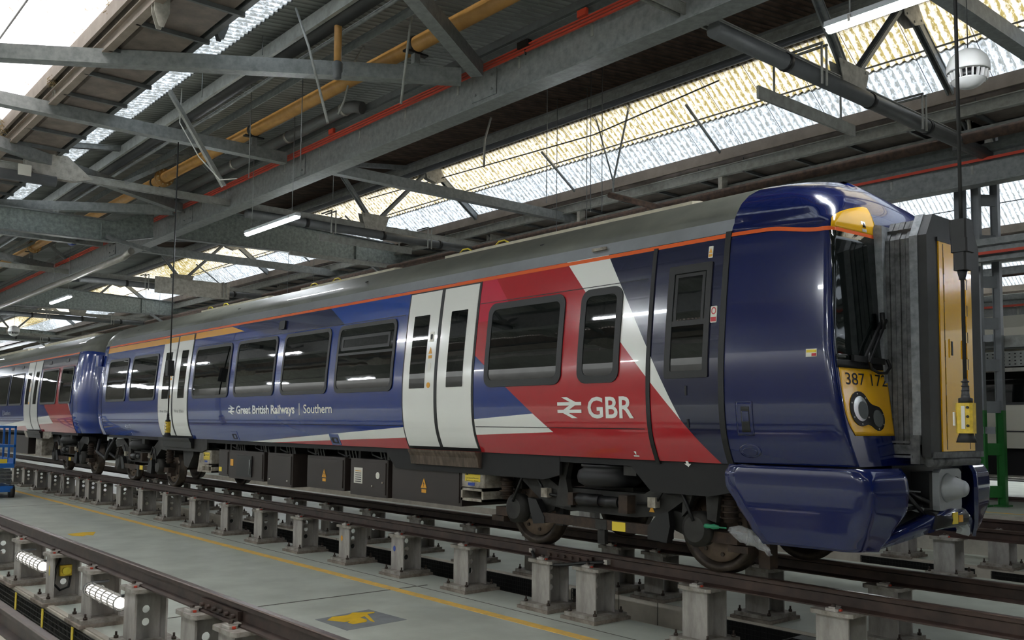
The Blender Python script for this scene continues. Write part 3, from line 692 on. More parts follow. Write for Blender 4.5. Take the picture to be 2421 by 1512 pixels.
# ------------------------------------------------------------------ pipes
def pipe(pts, r, m, label, n=12):
    q = MB(); q.tube(pts, r, n); o = thing('pipe', pts[0], label, 'pipe', None); q.build('pipe_run', m, o); return o
a = Vector((-46, -.4, 7.40)); b = Vector((2.5, -.4, 7.06))
bp = pipe([a, b], .12, 'beige_pipe', 'long beige pipe with bolted flange joints under the roof')
def onp(x): return a+(b-a)*((x-a.x)/(b.x-a.x))
for x in (-16.6, -29.0):
    c = onp(x)
    for e in (-.05, .05):
        q = MB(); q.lathe([(.12,-.025),(.21,-.025),(.21,.025),(.12,.025)], (c.x+e*1.05, c.y, c.z), 'x', 20); q.build('flange', 'beige_pipe', bp)
    for k in range(10):
        t = 2*math.pi*k/10; p = Vector((c.x, c.y+.175*math.cos(t), c.z+.175*math.sin(t))); q = MB(); q.tube([p-Vector((.11,0,0)), p+Vector((.11,0,0))], .017, 6); q.build('flange_bolt', 'brass_bolt', bp)
for x in (-5.9, -11.6, -17.2, -23.2, -29.4):
    c = onp(x); q = MB(); q.bar((x, c.y, SZ+.1), (x, c.y, c.z-.13), .1, .1, (1,0,0)); q.build('support_post', 'galv', bp)
    q = MB(); q.box(x-.05, x+.05, c.y-.2, c.y+.2, c.z-.15, c.z-.12); q.lathe([(.12,-.04),(.135,-.04),(.135,.04),(.12,.04)], c, 'x', 14); q.build('saddle', 'dark_pipe', bp)
dp = pipe([(-5.95, -1.7, 7.45), (-5.95, -1.7, 6.52)], .055, 'beige_pipe', 'short vertical beige drop pipe with a grey coupling')
q = MB(); q.lathe([(.055,0),(.075,-.02),(.075,-.14),(.06,-.17),(.06,-.24),(.03,-.26)], (-5.95, -1.7, 6.52), 'z', 12); q.build('coupling', 'galv_dark', dp)
gp = pipe([(-18.9, .16, 7.05), (-9.2, .16, 7.05), (-8.9, .16, 7.05), (-8.7, .19, 7.03), (-8.55, .26, 6.98)], .11, 'grey_pipe', 'dark grey pipe ending in a bend beside the runway beam')
for x in (-9.0, -11.2, -13.8): q = MB(); q.lathe([(.11,-.04),(.122,-.04),(.122,.04),(.11,.04)], (x, .16, 7.05), 'x', 12); q.build('pipe_band', 'silver_pipe', gp)
pipe([(-70, 5.85, 8.23), (28, 5.85, 8.23)], .12, 'dark_pipe', 'thick black pipe along the top of the rooflight')
rp = pipe([(-60, 7.6, 6.27), (9, 7.6, 6.27)], .095, 'rusty_pipe', 'rusty pipe running behind the train roof')
q = MB(); q.tube([U(1440,460,Y=7.0), U(1610,505,Y=7.0)+Vector((0,.6,0))], .07, 8); q.build('branch_pipe', 'rusty_pipe', rp)
cg = pipe([(-60, -1.7, 7.16), (4, -1.7, 7.16)], .13, 'dark_pipe', 'black cable trough with a pale edge under the roof sheets')
q = MB(); q.box(-60, 4, -1.9, -1.84, 7.1, 7.31); q.build('trough_edge', 'galv_light', cg)
q = MB(); q.tube([(-60, -1.5, 7.07), (4, -1.5, 7.07)], .03, 6); q.build('conduit', 'galv', cg)
pipe([(-45, -.15, 5.78), (-20.2, -.15, 5.78), (-19.6, -.15, 5.86)], .09, 'silver_pipe', 'silver pipe under the plate girder')
# lengthwise steel angles under the roof
def longbar(y, z, m, label, w=.10, h=.12, x0=-70, x1=8):
    q = MB(); q.bar((x0, y, z), (x1, y, z), w, .015); q.bar((x0, y-w/2+.01, z-h/2), (x1, y-w/2+.01, z-h/2), .015, h); q.bar((x0, y+w/2-.01, z+h/2), (x1, y+w/2-.01, z+h/2), .015, h)
    o = q.build('roof_angle', m, None, (0, y, z)); return tag(o, label, 'steel angle')
longbar(2.0, 7.80, 'galv_light', 'pale steel angle under the roof sheets behind the runway beam'); longbar(5.45, 8.16, 'galv_light', 'pale steel angle beside the black pipe')
longbar(-.95, 7.25, 'galv', 'grey angle between the beige pipe and the black trough', .08, .1)
longbar(8.2, 6.5, 'galv_light', 'pale angle under the far gutter', .12); longbar(9.0, 6.75, 'galv', 'grey angle behind the far gutter', .12); longbar(10.4, 6.6, 'galv_dark', 'dark angle beyond the far gutter', .12)

# rooflight bracing rods, hangers, chains and wires
def rod(pts, r, m, name, label, cat, group=None):
    q = MB(); q.tube(pts, r, 6); o = q.build(name, m, None, pts[0]); return tag(o, label, cat, group)
for x in (-6.5, -11.0, -20.5, -25.0, -33, -37.5): rod([(x, 8.35, 6.95), (x, 6.75, 8.05)], .032, 'galv', 'rafter_rod', 'slim grey rod sloping across the rooflight', 'rod', 'rooflight rods')
for x in (-6.6, -11.0, -20.5): 
    q = MB(); q.prism([(8.02,6.95),(8.22,6.95),(8.22,6.4),(8.12,6.25),(8.02,6.4)], 'x', x-.05, x+.05); o = q.build('gutter_hanger', 'steel_white', None, (x, 8.1, 6.3)); tag(o, 'pale tapered hanger plate below the far gutter', 'hanger', 'gutter hangers')
for px_, py_, Y, m_, lb in ((378,66,-4.05,'steel_white','on the near edge of the valley gutter'), (137,240,-4.05,'steel_white','on the near edge of the valley gutter'), (520,95,-3.05,'galv_dark','on the far edge of the valley gutter'), (255,270,-3.05,'galv_dark','on the far edge of the valley gutter')):
    c = U(px_, py_, Y=Y); q = MB(); q.prism([(Y-.1,7.1),(Y+.1,7.1),(Y+.1,c.z+.2),(Y+.03,c.z),(Y-.03,c.z),(Y-.1,c.z+.2)], 'x', c.x-.06, c.x-.045); q.prism([(Y-.1,7.1),(Y+.1,7.1),(Y+.1,c.z+.2),(Y+.03,c.z),(Y-.03,c.z),(Y-.1,c.z+.2)], 'x', c.x+.045, c.x+.06); q.box(c.x-.05, c.x+.05, Y-.02, Y+.02, c.z+.15, 7.1)
    o = q.build('gutter_hanger', m_, None, tuple(c)); tag(o, ('white' if m_ == 'steel_white' else 'dark')+' tapered hanger plate '+lb, 'hanger', 'gutter hangers')
def UR(x, y):
    "where a line of sight reaches the underside of the roof"
    d = ray(x, y); t = 3.
    for _ in range(4000):
        p = CAM+d*t
        if p.z > roof_z(p.y)-.06: return p
        t += .01
    return p
p1 = U(1490,238,Y=6.6); p2 = U(1450,430,Y=7.3); p3 = U(1406,268,Y=6.6)
rod([p1, p2, p2+Vector((0,0,-.25))], .025, 'galv', 'hanger_rod', 'right leg of the V-shaped hanger in front of the rooflight', 'rod'); rod([p3, p2], .02, 'galv', 'hanger_rod', 'left leg of the V-shaped hanger in front of the rooflight', 'rod')
rod([(U(1158,288,Y=4.6).x+.05, 4.6, roof_z(4.6)), U(1158,288,Y=4.6), U(1146,330,Y=4.6), U(1144,395,Y=4.6)], .028, 'silver_pipe', 'drop_rod', 'bent silver drop rod below the black roof pipe', 'rod')
rod([U(870,470,Y=6.6), U(1405,318,Y=6.6), U(1700,190,Y=6.6)], .016, 'galv_dark', 'tie_wire', 'thin wire across the rooflight', 'wire')
for i, (x, ya, yb_, Y, nm) in enumerate([(1293,235,480,3.0,'over the train roof lamp'), (1397,180,500,4.2,'between the rooflight rods'), (711,60,400,-1.0,'in front of the beige pipe'), (589,180,420,-1.2,'in front of the black trough'), (478,160,230,-2.2,'near the valley gutter'), (621,60,130,-2.0,'above the black trough'), (1424,180,500,4.2,'beside the rooflight rods'), (788,440,470,2.5,'under the runway beam')]):
    _b = U(x-1, yb_, Y=Y); rod([(_b.x, Y, roof_z(Y)), _b], .008, 'chain', 'hanging_chain', 'thin hanging chain '+nm, 'chain')
_p = UR(860, 110); rod([_p, U(835,150,Y=_p.y), U(815,235,Y=_p.y), U(800,270,Y=_p.y)], .02, 'galv_light', 'bent_conduit', 'bent pale conduit under the roof sheets', 'conduit')
_p = UR(978, 0); rod([_p, U(970,60,Y=_p.y), U(948,245,Y=_p.y)], .022, 'galv_light', 'bent_conduit', 'upright pale conduit crossing behind the beige pipe', 'conduit')
_p = UR(700, 20); rod([_p, U(730,110,Y=_p.y), U(775,290,Y=_p.y)], .02, 'galv_light', 'bent_conduit', 'pale sloping conduit between the trough and the beige pipe', 'conduit')
_p = UR(400, 215); _q = U(528,440,Y=_p.y+.9); q = MB(); q.bar(_p, _q, .11, .012, (0,-1,.6)); q.bar(_p+Vector((.05,0,0)), _q+Vector((.05,0,0)), .012, .09, (0,-1,.6)); o = q.build('sloping_brace', 'galv_light', None, tuple(_p)); tag(o, 'pale sloping brace crossing behind the black trough', 'brace')
_p = UR(430, 215); rod([_p+Vector((0,0,.05)), U(425,290,Y=_p.y), U(470,370,Y=_p.y+.05), U(520,425,Y=_p.y+.1), U(560,422,Y=_p.y+.15)], .01, 'cable_white', 'loose_cable', 'loose white cable looping beside the pale brace', 'cable')
for x, y, r in ((130,185,.12), (15,305,.2), (270,10,.12)):
    c = U(x, y, Y=-4.15); q = MB(); rr = random.Random(x)
    for k in range(60):
        d = Vector((rr.uniform(-1,1), rr.uniform(-.6,.6), rr.uniform(-1,.6)))*r; e = Vector((rr.uniform(-1,1), rr.uniform(-1,1), rr.uniform(-1,1)))*r*.5; q.bar(c+d-e, c+d+e, .008, .008)
    o = q.build('bird_nest', 'nest', None, tuple(c)); tag(o, 'straw bird nest wedged on the valley gutter', 'nest', 'nests on the gutter')
# ------------------------------------------------------------------ train
PROF = [(.90,1.20),(1.0,1.24),(1.15,1.31),(1.3,1.36),(1.5,1.39),(1.75,1.40),(2.0,1.395),(2.4,1.36),(2.8,1.315),(3.05,1.28),(3.12,1.265)]
def yp(z):
    "half width of the body at height z (smoothed)"
    if z <= PROF[0][0]: return PROF[0][1]
    for k in range(len(PROF)-1):
        (a, ya), (b, yb) = PROF[k], PROF[k+1]
        if z <= b:
            pa = PROF[max(k-1,0)]; pb = PROF[min(k+2,len(PROF)-1)]
            ma = (yb-pa[1])/(b-pa[0]); mb_ = (pb[1]-ya)/(pb[0]-a); h = b-a; t = (z-a)/h
            return (2*t**3-3*t*t+1)*ya+(t**3-2*t*t+t)*h*ma+(-2*t**3+3*t*t)*yb+(t**3-t*t)*h*mb_
    return PROF[-1][1]
ROOF = [(1.255,3.13),(1.25,3.17),(1.225,3.20),(1.22,3.25),(1.19,3.30),(1.12,3.40),(1.0,3.50),(.82,3.59),(.6,3.66),(.35,3.71),(0,3.74)]
ZB, ZT = 1.045, 3.12
def pin(poly, x, z):
    c = False; n = len(poly)
    for i in range(n):
        (x1, z1), (x2, z2) = poly[i], poly[i-1]
        if (z1 > z) != (z2 > z) and x < (x2-x1)*(z-z1)/(z2-z1)+x1: c = not c
    return c
def car_body(par, x0, x1, regions, base, name='body_shell'):
    "full cross-section skin; regions: (polygon in x,z, material), later ones win; cut along every region edge"
    mats = ['paint_blue','paint_bright_blue','paint_navy','paint_dark','paint_red','paint_pink','paint_white','paint_amber','paint_orange','train_gutter','train_roof','paint_nose']
    ix = {m_: i for i, m_ in enumerate(mats)}
    prof = []; nz = 44
    for k in range(nz+1): z = ZB+(ZT-ZB)*k/nz; prof.append((-yp(z), z))
    prof += [(-a, b) for a, b in ROOF]
    prof += [(a, b) for a, b in ROOF[::-1][1:]]
    for k in range(nz, -1, -8): z = ZB+(ZT-ZB)*k/nz; prof.append((yp(z), z))
    bm = bmesh.new(); va = [bm.verts.new((x0, *p)) for p in prof]; vb = [bm.verts.new((x1, *p)) for p in prof]
    for i in range(len(prof)-1): bm.faces.new((va[i], va[i+1], vb[i+1], vb[i]))
    for poly, _ in regions:
        n = len(poly)
        for i in range(n):
            (ax, az), (bx_, bz) = poly[i], poly[(i+1) % n]
            if abs(az-bz) < 1e-6 and (az >= ZT-.001 or az <= ZB): continue
            xa, xb_ = min(ax, bx_)-.02, max(ax, bx_)+.02
            za, zb_ = min(az, bz)-.06, max(az, bz)+.06
            fs = [f for f in bm.faces if max(v.co.x for v in f.verts) > xa and min(v.co.x for v in f.verts) < xb_ and max(v.co.z for v in f.verts) > za and min(v.co.z for v in f.verts) < zb_ and f.calc_center_median().y < 0]
            es = set(e for f in fs for e in f.edges); vs = set(v for f in fs for v in f.verts)
            bmesh.ops.bisect_plane(bm, geom=list(vs)+list(es)+fs, plane_co=(ax, 0, az), plane_no=(bz-az, 0, ax-bx_), dist=1e-5)
    for f in bm.faces:
        c = f.calc_center_median(); m_ = base
        if c.z > 3.26: m_ = 'train_roof'
        elif c.z > ZT+.004: m_ = 'train_gutter'
        elif c.y > 0: m_ = 'paint_blue'
        else:
            for poly, mm in regions:
                if pin(poly, c.x, c.z): m_ = mm
        f.material_index = ix[m_]; f.smooth = True
    bmesh.ops.recalc_face_normals(bm, faces=bm.faces)
    me = bpy.data.meshes.new(name); off = WL[par]
    bmesh.ops.translate(bm, verts=bm.verts, vec=-off); bm.to_mesh(me); bm.free()
    for m_ in mats: me.materials.append(MATS[m_])
    nn = []
    for v in me.vertices:
        z = v.co.z+off.z; y = v.co.y+off.y
        if z <= ZT+1e-4:
            d = (yp(z+.01)-yp(z-.01))/.02; s_ = -1 if y < 0 else 1; nn.append(Vector((0, s_, -d)).normalized())
        else: nn.append(Vector((0, y*.6, 1 if z > 3.3 else .5)).normalized() if z > 3.3 else Vector((0, -1 if y < 0 else 1, .5)).normalized())
    me.normals_split_custom_set_from_vertices(nn)
    o = bpy.data.objects.new(name, me); COL.objects.link(o); o.parent = par; WL[o] = off.copy(); return o

def patch(name, par, m, x0, x1, z0, z1, r=.0, off=.006, hole=None, slant=0., nz=None, side=-1):
    "rounded rectangle laid on the curved body side, with a rim; hole=(x0,x1,z0,z1,r) leaves the middle open"
    def ext(R, z):
        a0, a1, b0, b1, rr = R; d = 0
        if rr > 0:
            if z < b0+rr: d = rr-math.sqrt(max(0, rr*rr-(b0+rr-z)**2))
            elif z > b1-rr: d = rr-math.sqrt(max(0, rr*rr-(z-b1+rr)**2))
        return a0+d, a1-d
    R = (x0, x1, z0, z1, r); zs = {z0, z1}
    n = nz or max(4, int((z1-z0)/.06))
    for k in range(n+1): zs.add(z0+(z1-z0)*k/n)
    if r:
        for k in range(1, 7): a = math.pi/2*k/6; zs.add(z0+r*(1-math.cos(a))); zs.add(z1-r*(1-math.cos(a)))
    if hole:
        zs |= {hole[2], hole[3]}
        if hole[4]:
            for k in range(1, 7): a = math.pi/2*k/6; zs.add(hole[2]+hole[4]*(1-math.cos(a))); zs.add(hole[3]-hole[4]*(1-math.cos(a)))
    zs = sorted(zs); bm = bmesh.new(); cache = {}
    def V(x, z):
        k = (round(x, 5), round(z, 5))
        if k not in cache: cache[k] = bm.verts.new((x+slant*(z-z0), side*(yp(z)+off), z))
        return cache[k]
    def Q(pts):
        vs = []
        for p in pts:
            v = V(*p)
            if v not in vs: vs.append(v)
        if len(vs) > 2:
            try: bm.faces.new(vs)
            except ValueError: pass
    for a, b in zip(zs, zs[1:]):
        if b-a < 1e-6: continue
        l0, r0 = ext(R, a); l1, r1 = ext(R, b)
        if hole and a >= hole[2]-1e-6 and b <= hole[3]+1e-6:
            hl0, hr0 = ext(hole, a); hl1, hr1 = ext(hole, b)
            Q([(l0,a),(hl0,a),(hl1,b),(l1,b)]); Q([(hr0,a),(r0,a),(r1,b),(hr1,b)])
            if abs(a-hole[2]) < 1e-6 and hl0 < hr0-1e-4: pass
        else:
            if hole and abs(b-hole[2]) < 1e-6:
                hl, hr = ext(hole, b); Q([(l0,a),(r0,a),(r1,b),(hr,b),(hl,b),(l1,b)])
            elif hole and abs(a-hole[3]) < 1e-6:
                hl, hr = ext(hole, a); Q([(l0,a),(hl,a),(hr,a),(r0,a),(r1,b),(l1,b)])
            else: Q([(l0,a),(r0,a),(r1,b),(l1,b)])
    be = [e for e in bm.edges if e.is_boundary]
    g = bmesh.ops.extrude_edge_only(bm, edges=be)
    for v in [v for v in g['geom'] if isinstance(v, bmesh.types.BMVert)]: v.co.y -= side*(off+.012)
    bmesh.ops.recalc_face_normals(bm, faces=bm.faces)
    o_ = WL[par]; bmesh.ops.translate(bm, verts=bm.verts, vec=-o_)
    me = bpy.data.meshes.new(name); bm.to_mesh(me); bm.free(); me.materials.append(MATS[m])
    o = bpy.data.objects.new(name, me); COL.objects.link(o); o.parent = par; WL[o] = o_.copy(); return o
def decal(name, par, m, verts, faces, off=.005):
    o_ = WL[par]; me = bpy.data.meshes.new(name)
    me.from_pydata([(x-o_.x, -(yp(z)+off)-o_.y, z-o_.z) for x, z in verts], [], faces); me.materials.append(MATS[m])
    o = bpy.data.objects.new(name, me); COL.objects.link(o); o.parent = par; WL[o] = o_.copy(); return o
def side_text(par, txt, x, z, w, h, m, bold=0., off=.005, name='lettering'):
    vs, fs = text_mesh(txt, w, h, bold); return decal(name, par, m, [(x+a, z+b) for a, b in vs], fs, off)
def double_arrow(par, x0, x1, z0, z1, m):
    "two bars with opposed arrow barbs"
    W_, H_ = x1-x0, z1-z0; P = lambda a, b: (x0+a*W_, z0+b*H_)
    polys = [[(0,.60),(1,.60),(1,.76),(0,.76)], [(0,.24),(1,.24),(1,.40),(0,.40)],
             [(.17,1),(.40,1),(.86,.70),(.68,.66)], [(.83,0),(.60,0),(.14,.30),(.32,.34)], [(.50,.60),(.74,.60),(.50,.40),(.26,.40)]]
    vs, fs = [], []
    for p in polys: fs.append(tuple(range(len(vs), len(vs)+len(p)))); vs += [P(*q) for q in p]
    decal('double_arrow_emblem', par, m, vs, fs, .005)
def window(par, x0, x1, z0, z1, r=.11, fr=.055, hopper=False):
    w = patch('window', par, 'frame_black', x0, x1, z0, z1, r, .014, (x0+fr, x1-fr, z0+fr, z1-fr, max(.03, r-fr*.6)))
    patch('pane', w, 'glass_black', x0+fr-.004, x1-fr+.004, z0+fr-.004, z1-fr+.004, max(.03, r-fr*.6), .008)
    if hopper:
        zz = z1-.36*(z1-z0)
        patch('hopper_frame', w, 'frame_black', x0+.12, x1-.14, zz-.02, z1-.17, .02, .013, (x0+.17, x1-.19, zz+.025, z1-.21, .01))
        patch('transom', w, 'frame_black', x0+fr, x1-fr, zz-.09, zz-.055, 0, .012)
    return w
def passenger_door(par, xl, xr, wl, wr, amber=False, txt=None, lights=True):
    xm = (xl+xr)/2
    patch('door_seal', par, 'seal_black', xl-.035, xr+.035, 1.05, 3.075, .0, .004)
    for a, b, wn in ((xl, xm-.03, wl), (xm+.03, xr, wr)):
        d = patch('door_leaf', par, 'paint_white', a, b, 1.09, 3.055, 0, .012)
        patch('door_window', d, 'glass_black', wn[0], wn[1], 1.82, 2.755, .01, .016)
        if amber: patch('amber_band', d, 'paint_amber', a, b, 2.945, 3.05, 0, .0145)
        if txt: side_text(d, 'First Class', a+.13, 1.545, .47, .05, 'label_black', 0, .0145)
    patch('door_rubber', par, 'seal_black', xm-.03, xm+.03, 1.09, 3.055, 0, .016)
    c = wl[1]+.09
    patch('door_button', par, 'label_white', c-.045, c+.045, 2.40, 2.53, .015, .016); patch('button_core', par, 'label_black', c-.022, c+.022, 2.43, 2.50, .02, .018)
    patch('warning_label', par, 'label_orange', c-.035, c+.035, 2.19, 2.23, 0, .016)
    decal('warning_triangle', par, 'label_orange', [(c-.04,2.25),(c+.04,2.25),(c,2.34)], [(0,1,2)], .016)
    patch('door_lock', par, 'label_white', c-.035, c+.035, 2.04, 2.14, .035, .0145); patch('door_release', par, 'label_orange', c-.035, c+.035, 1.82, 1.89, .035, .018)
def step(par, xl, xr, m):
    q = MB(); q.prism([(-1.30,1.045),(-1.34,1.05),(-1.33,1.02),(-1.30,.97),(-1.28,.86),(-1.22,.85),(-1.22,1.045)], 'x', xl, xr); return q.build('step_board', m, par)
def valance(par, x0, x1, zb, m='underframe', ramp=.25):
    q = MB(); q.prism([(x0,1.06),(x1,1.06),(x1,zb+.06),(x1-ramp,zb),(x0+ramp,zb),(x0,1.0)], 'y', -1.235, -1.20); return q.build('valance', m, par)
def bolts(par, pts, y, m='clip_metal'):
    for x, z in pts: q = MB(); q.tube([(x, y, z), (x, y-.012, z)], .014, 6); q.build('bolt', m, par)
def rect(px, Y):
    a = U(px[0], px[1], Y=Y); b = U(px[2], px[3], Y=Y); return min(a.x,b.x), max(a.x,b.x), min(a.z,b.z), max(a.z,b.z)
def sign_tri(par, x, z, s, y, m='label_orange', fill='equip_brown'):
    q = MB(); q.prism([(x-s/2, z), (x+s/2, z), (x, z+s*.95)], 'y', y-.004, y); o = q.build('hazard_triangle', m, par)
    q = MB(); q.prism([(x+.02*s, z+.68*s), (x-.10*s, z+.38*s), (x, z+.38*s), (x-.05*s, z+.1*s), (x+.12*s, z+.46*s), (x+.02*s, z+.46*s)], 'y', y-.006, y); q.build('hazard_bolt', fill, o)

# -------------------------------- bogies
def make_wheel(par, x, y, s_):
    q = MB(); q.lathe([(.42, .00),(.42,.10),(.445,.115),(.445,.135),(.37,.135),(.355,.09),(.14,.085),(.10,.08),(.10,.055),(.14,.05),(.345,.055),(.36,.0)], (x, 0, .42), 'y', 40, True)
    q2 = MB(); 
    q2.v = [(v[0], y+s_*(.0675-v[1]), v[2]) for v in q.v]; q2.f = q.f; q2.m = q.m; q2.sm = q.sm
    w = q2.build('wheel', 'wheel_steel', par)
    q = MB(); yy = y+s_*.028; q.lathe([(.33,-.012),(.33,.012),(.1,.012),(.1,-.012)], (x, yy, .42), 'y', 32, True); bd = q.build('brake_disc', 'wheel_disc', par)
    for k in range(8): a = 2*math.pi*k/8+.2; q = MB(); q.tube([(x+.26*math.cos(a), yy, .42+.26*math.sin(a)), (x+.26*math.cos(a), yy+s_*.03, .42+.26*math.sin(a))], .02, 6); q.build('disc_bolt', 'bolt', par)
    return w
def make_bogie(car, xc, label, lead=False):
    b = MB(); yo = -1.0
    for s_ in (-1, 1):
        y0, y1 = sorted((s_*1.08, s_*.90))
        b.prism([(xc-1.72,.86),(xc-1.66,.95),(xc-1.15,.96),(xc-.62,.70),(xc+.62,.70),(xc+1.12,.96),(xc+1.64,.95),(xc+1.70,.86),(xc+1.62,.76),(xc+1.30,.78),(xc+.85,.50),(xc+.5,.46),(xc-.5,.46),(xc-.85,.50),(xc-1.3,.78),(xc-1.62,.76)], 'y', y0, y1)
    b.box(xc-.35, xc+.35, -.95, .95, .5, .74); b.box(xc-1.6, xc-1.45, -.9, .9, .62, .78); b.box(xc+1.45, xc+1.6, -.9, .9, .62, .78)
    bo = b.build('bogie_frame', 'bogie_grey', car); bo['label'] = label
    for dx in (-1.3, 1.3):
        for s_ in (-1, 1): make_wheel(bo, xc+dx, s_*.7475, s_)
        q = MB(); q.tube([(xc+dx, -1.1, .42), (xc+dx, 1.1, .42)], .085, 10); q.build('axle', 'bogie_rust', bo)
        for s_ in (-1,):
            q = MB(); q.lathe([(.15,-1.0),(.165,-1.02),(.165,-1.13),(.12,-1.15),(.12,-1.16)], (xc+dx, 0, .42), 'y', 18); q.build('axlebox', 'bogie_grey', bo)
            sg = 1 if dx > 0 else -1
            q = MB(); q.prism([(xc+dx-sg*.62,.60),(xc+dx-sg*.55,.44),(xc+dx-sg*.1,.30),(xc+dx+sg*.12,.34),(xc+dx+sg*.14,.52),(xc+dx-sg*.2,.54)], 'y', -1.03, -.93); q.build('axle_arm', 'bogie_grey', bo)
            q = MB(); q.tube([(xc+dx+sg*.30, -1.0, .50), (xc+dx+sg*.30, -1.0, .80)], .07, 10)
            for k in range(5): q.lathe([(.07,-.012),(.10,0),(.07,.012)], (xc+dx+sg*.30, -1.0, .54+k*.055), 'z', 12)
            q.build('primary_spring', 'bogie_rust', bo)
            q = MB(); q.bar((xc+dx-sg*.05, -1.0, .36), (xc+dx+sg*.42, -1.0, .36), .14, .10); q.bar((xc+dx+sg*.3, -1.0, .27), (xc+dx+sg*.52, -1.0, .27), .1, .06); q.build('axle_bracket', 'bogie_rust', bo)
            if lead and dx > 0:
                q = MB(); q.prism([(xc+dx-.42,.96),(xc+dx+.40,.98),(xc+dx+.42,.86),(xc+dx+.28,.80),(xc+dx+.24,.50),(xc+dx+.14,.52),(xc+dx+.12,.78),(xc+dx+.02,.88),(xc+dx-.08,.60),(xc+dx-.16,.52),(xc+dx-.14,.76),(xc+dx-.34,.80)], 'y', -1.14, -1.09); q.build('guard_plate', 'bogie_grey', bo)
                q = MB(); q.box(xc+dx+.50, xc+dx+.62, -.86, -.74, .10, .52); q.build('lifeguard', 'bogie_rust', bo)
            q = MB(); q.tube([(xc+dx, -1.17, .50), (xc+dx-sg*.15, -1.16, .78), (xc+dx-sg*.35, -1.13, .82), (xc+dx-sg*.5, -1.12, .62), (xc+dx-sg*.75, -1.10, .60)], .016, 6); q.build('sensor_cable', 'equip_black', bo)
            q = MB(); q.box(xc+dx-sg*.52-.05, xc+dx-sg*.52+.05, -1.16, -1.09, .58, .68); q.build('cable_clamp', 'box_dirty', bo)
            q = MB(); q.box(xc+dx-sg*.55-.06, xc+dx-sg*.55+.06, -.95, -.86, .26, .52); q.build('brake_caliper', 'equip_black', bo)
    for s_ in (-1, 1):
        q = MB(); q.lathe([(.26,.74),(.33,.78),(.345,.84),(.33,.90),(.27,.94),(.30,.945),(.30,.97)], (xc+.05, s_*.98, 0), 'z', 24); q.build('air_spring', 'rubber', bo)
    q = MB(); q.tube([(xc-.22, -1.16, .60), (xc+.10, -1.16, .60)], .065, 14); q.tube([(xc+.10, -1.16, .60), (xc+.36, -1.16, .60)], .055, 14); q.tube([(xc-.34, -1.16, .60), (xc+.48, -1.16, .60)], .03, 8); q.build('yaw_damper', 'equip_black', bo)
    q = MB(); q.box(xc-.36, xc-.28, -1.2, -1.08, .53, .66); q.box(xc+.38, xc+.5, -1.2, -1.08, .50, .68); q.build('damper_bracket', 'bogie_rust', bo)
    q = MB(); q.prism([(xc-.62,1.02),(xc-.38,1.02),(xc-.44,.80),(xc-.36,.50),(xc-.60,.50),(xc-.54,.80)], 'y', -1.15, -1.08); q.build('anti_roll_arm', 'bogie_grey', bo)
    q = MB(); q.bar((xc-.7, -1.12, 1.0), (xc+.75, -1.12, .995), .14, .03)
    for k in range(8): q.bar((xc-.55+k*.16, -1.12, 1.0), (xc-.55+k*.16, -1.12, 1.08), .12, .014)
    q.box(xc+.45, xc+.62, -1.2, -1.1, .88, 1.05); q.build('bolster_bracket', 'bogie_grey', bo)
    q = MB(); q.bar((xc-.86, -1.13, .36), (xc+.80, -1.13, .36), .06, .10, (0,0,1)); sb = q.build('shoe_beam', 'bogie_rust', bo)
    for dx in (-.92, .88):
        q = MB(); q.prism([(xc+dx-.12,.56),(xc+dx+.02,.55),(xc+dx+.16,.36),(xc+dx+.16,.30),(xc+dx-.02,.28),(xc+dx-.08,.42)] if dx < 0 else [(xc+dx+.12,.56),(xc+dx-.02,.52),(xc+dx-.14,.40),(xc+dx-.14,.28),(xc+dx+.1,.26),(xc+dx+.14,.42)], 'y', -1.17, -1.09); q.build('shoe_beam_hanger', 'equip_black', bo)
    q = MB(); q.box(xc+.02, xc+.18, -1.165, -1.155, .31, .41); q.box(xc+.04, xc+.14, -1.15, -1.1, .16, .31); q.build('shoe_gear', 'bogie_grey', bo)
    q = MB(); q.box(xc+.26, xc+.44, -1.167, -1.16, .315, .405); q.build('shoe_label', 'label_yellow', bo)
    for dx in (-.62, .72):
        q = MB(); q.prism([(xc+dx-.035,.53),(xc+dx+.035,.53),(xc+dx,.60)], 'y', -1.085, -1.08); q.build('earth_label', 'label_orange', bo)
    return bo

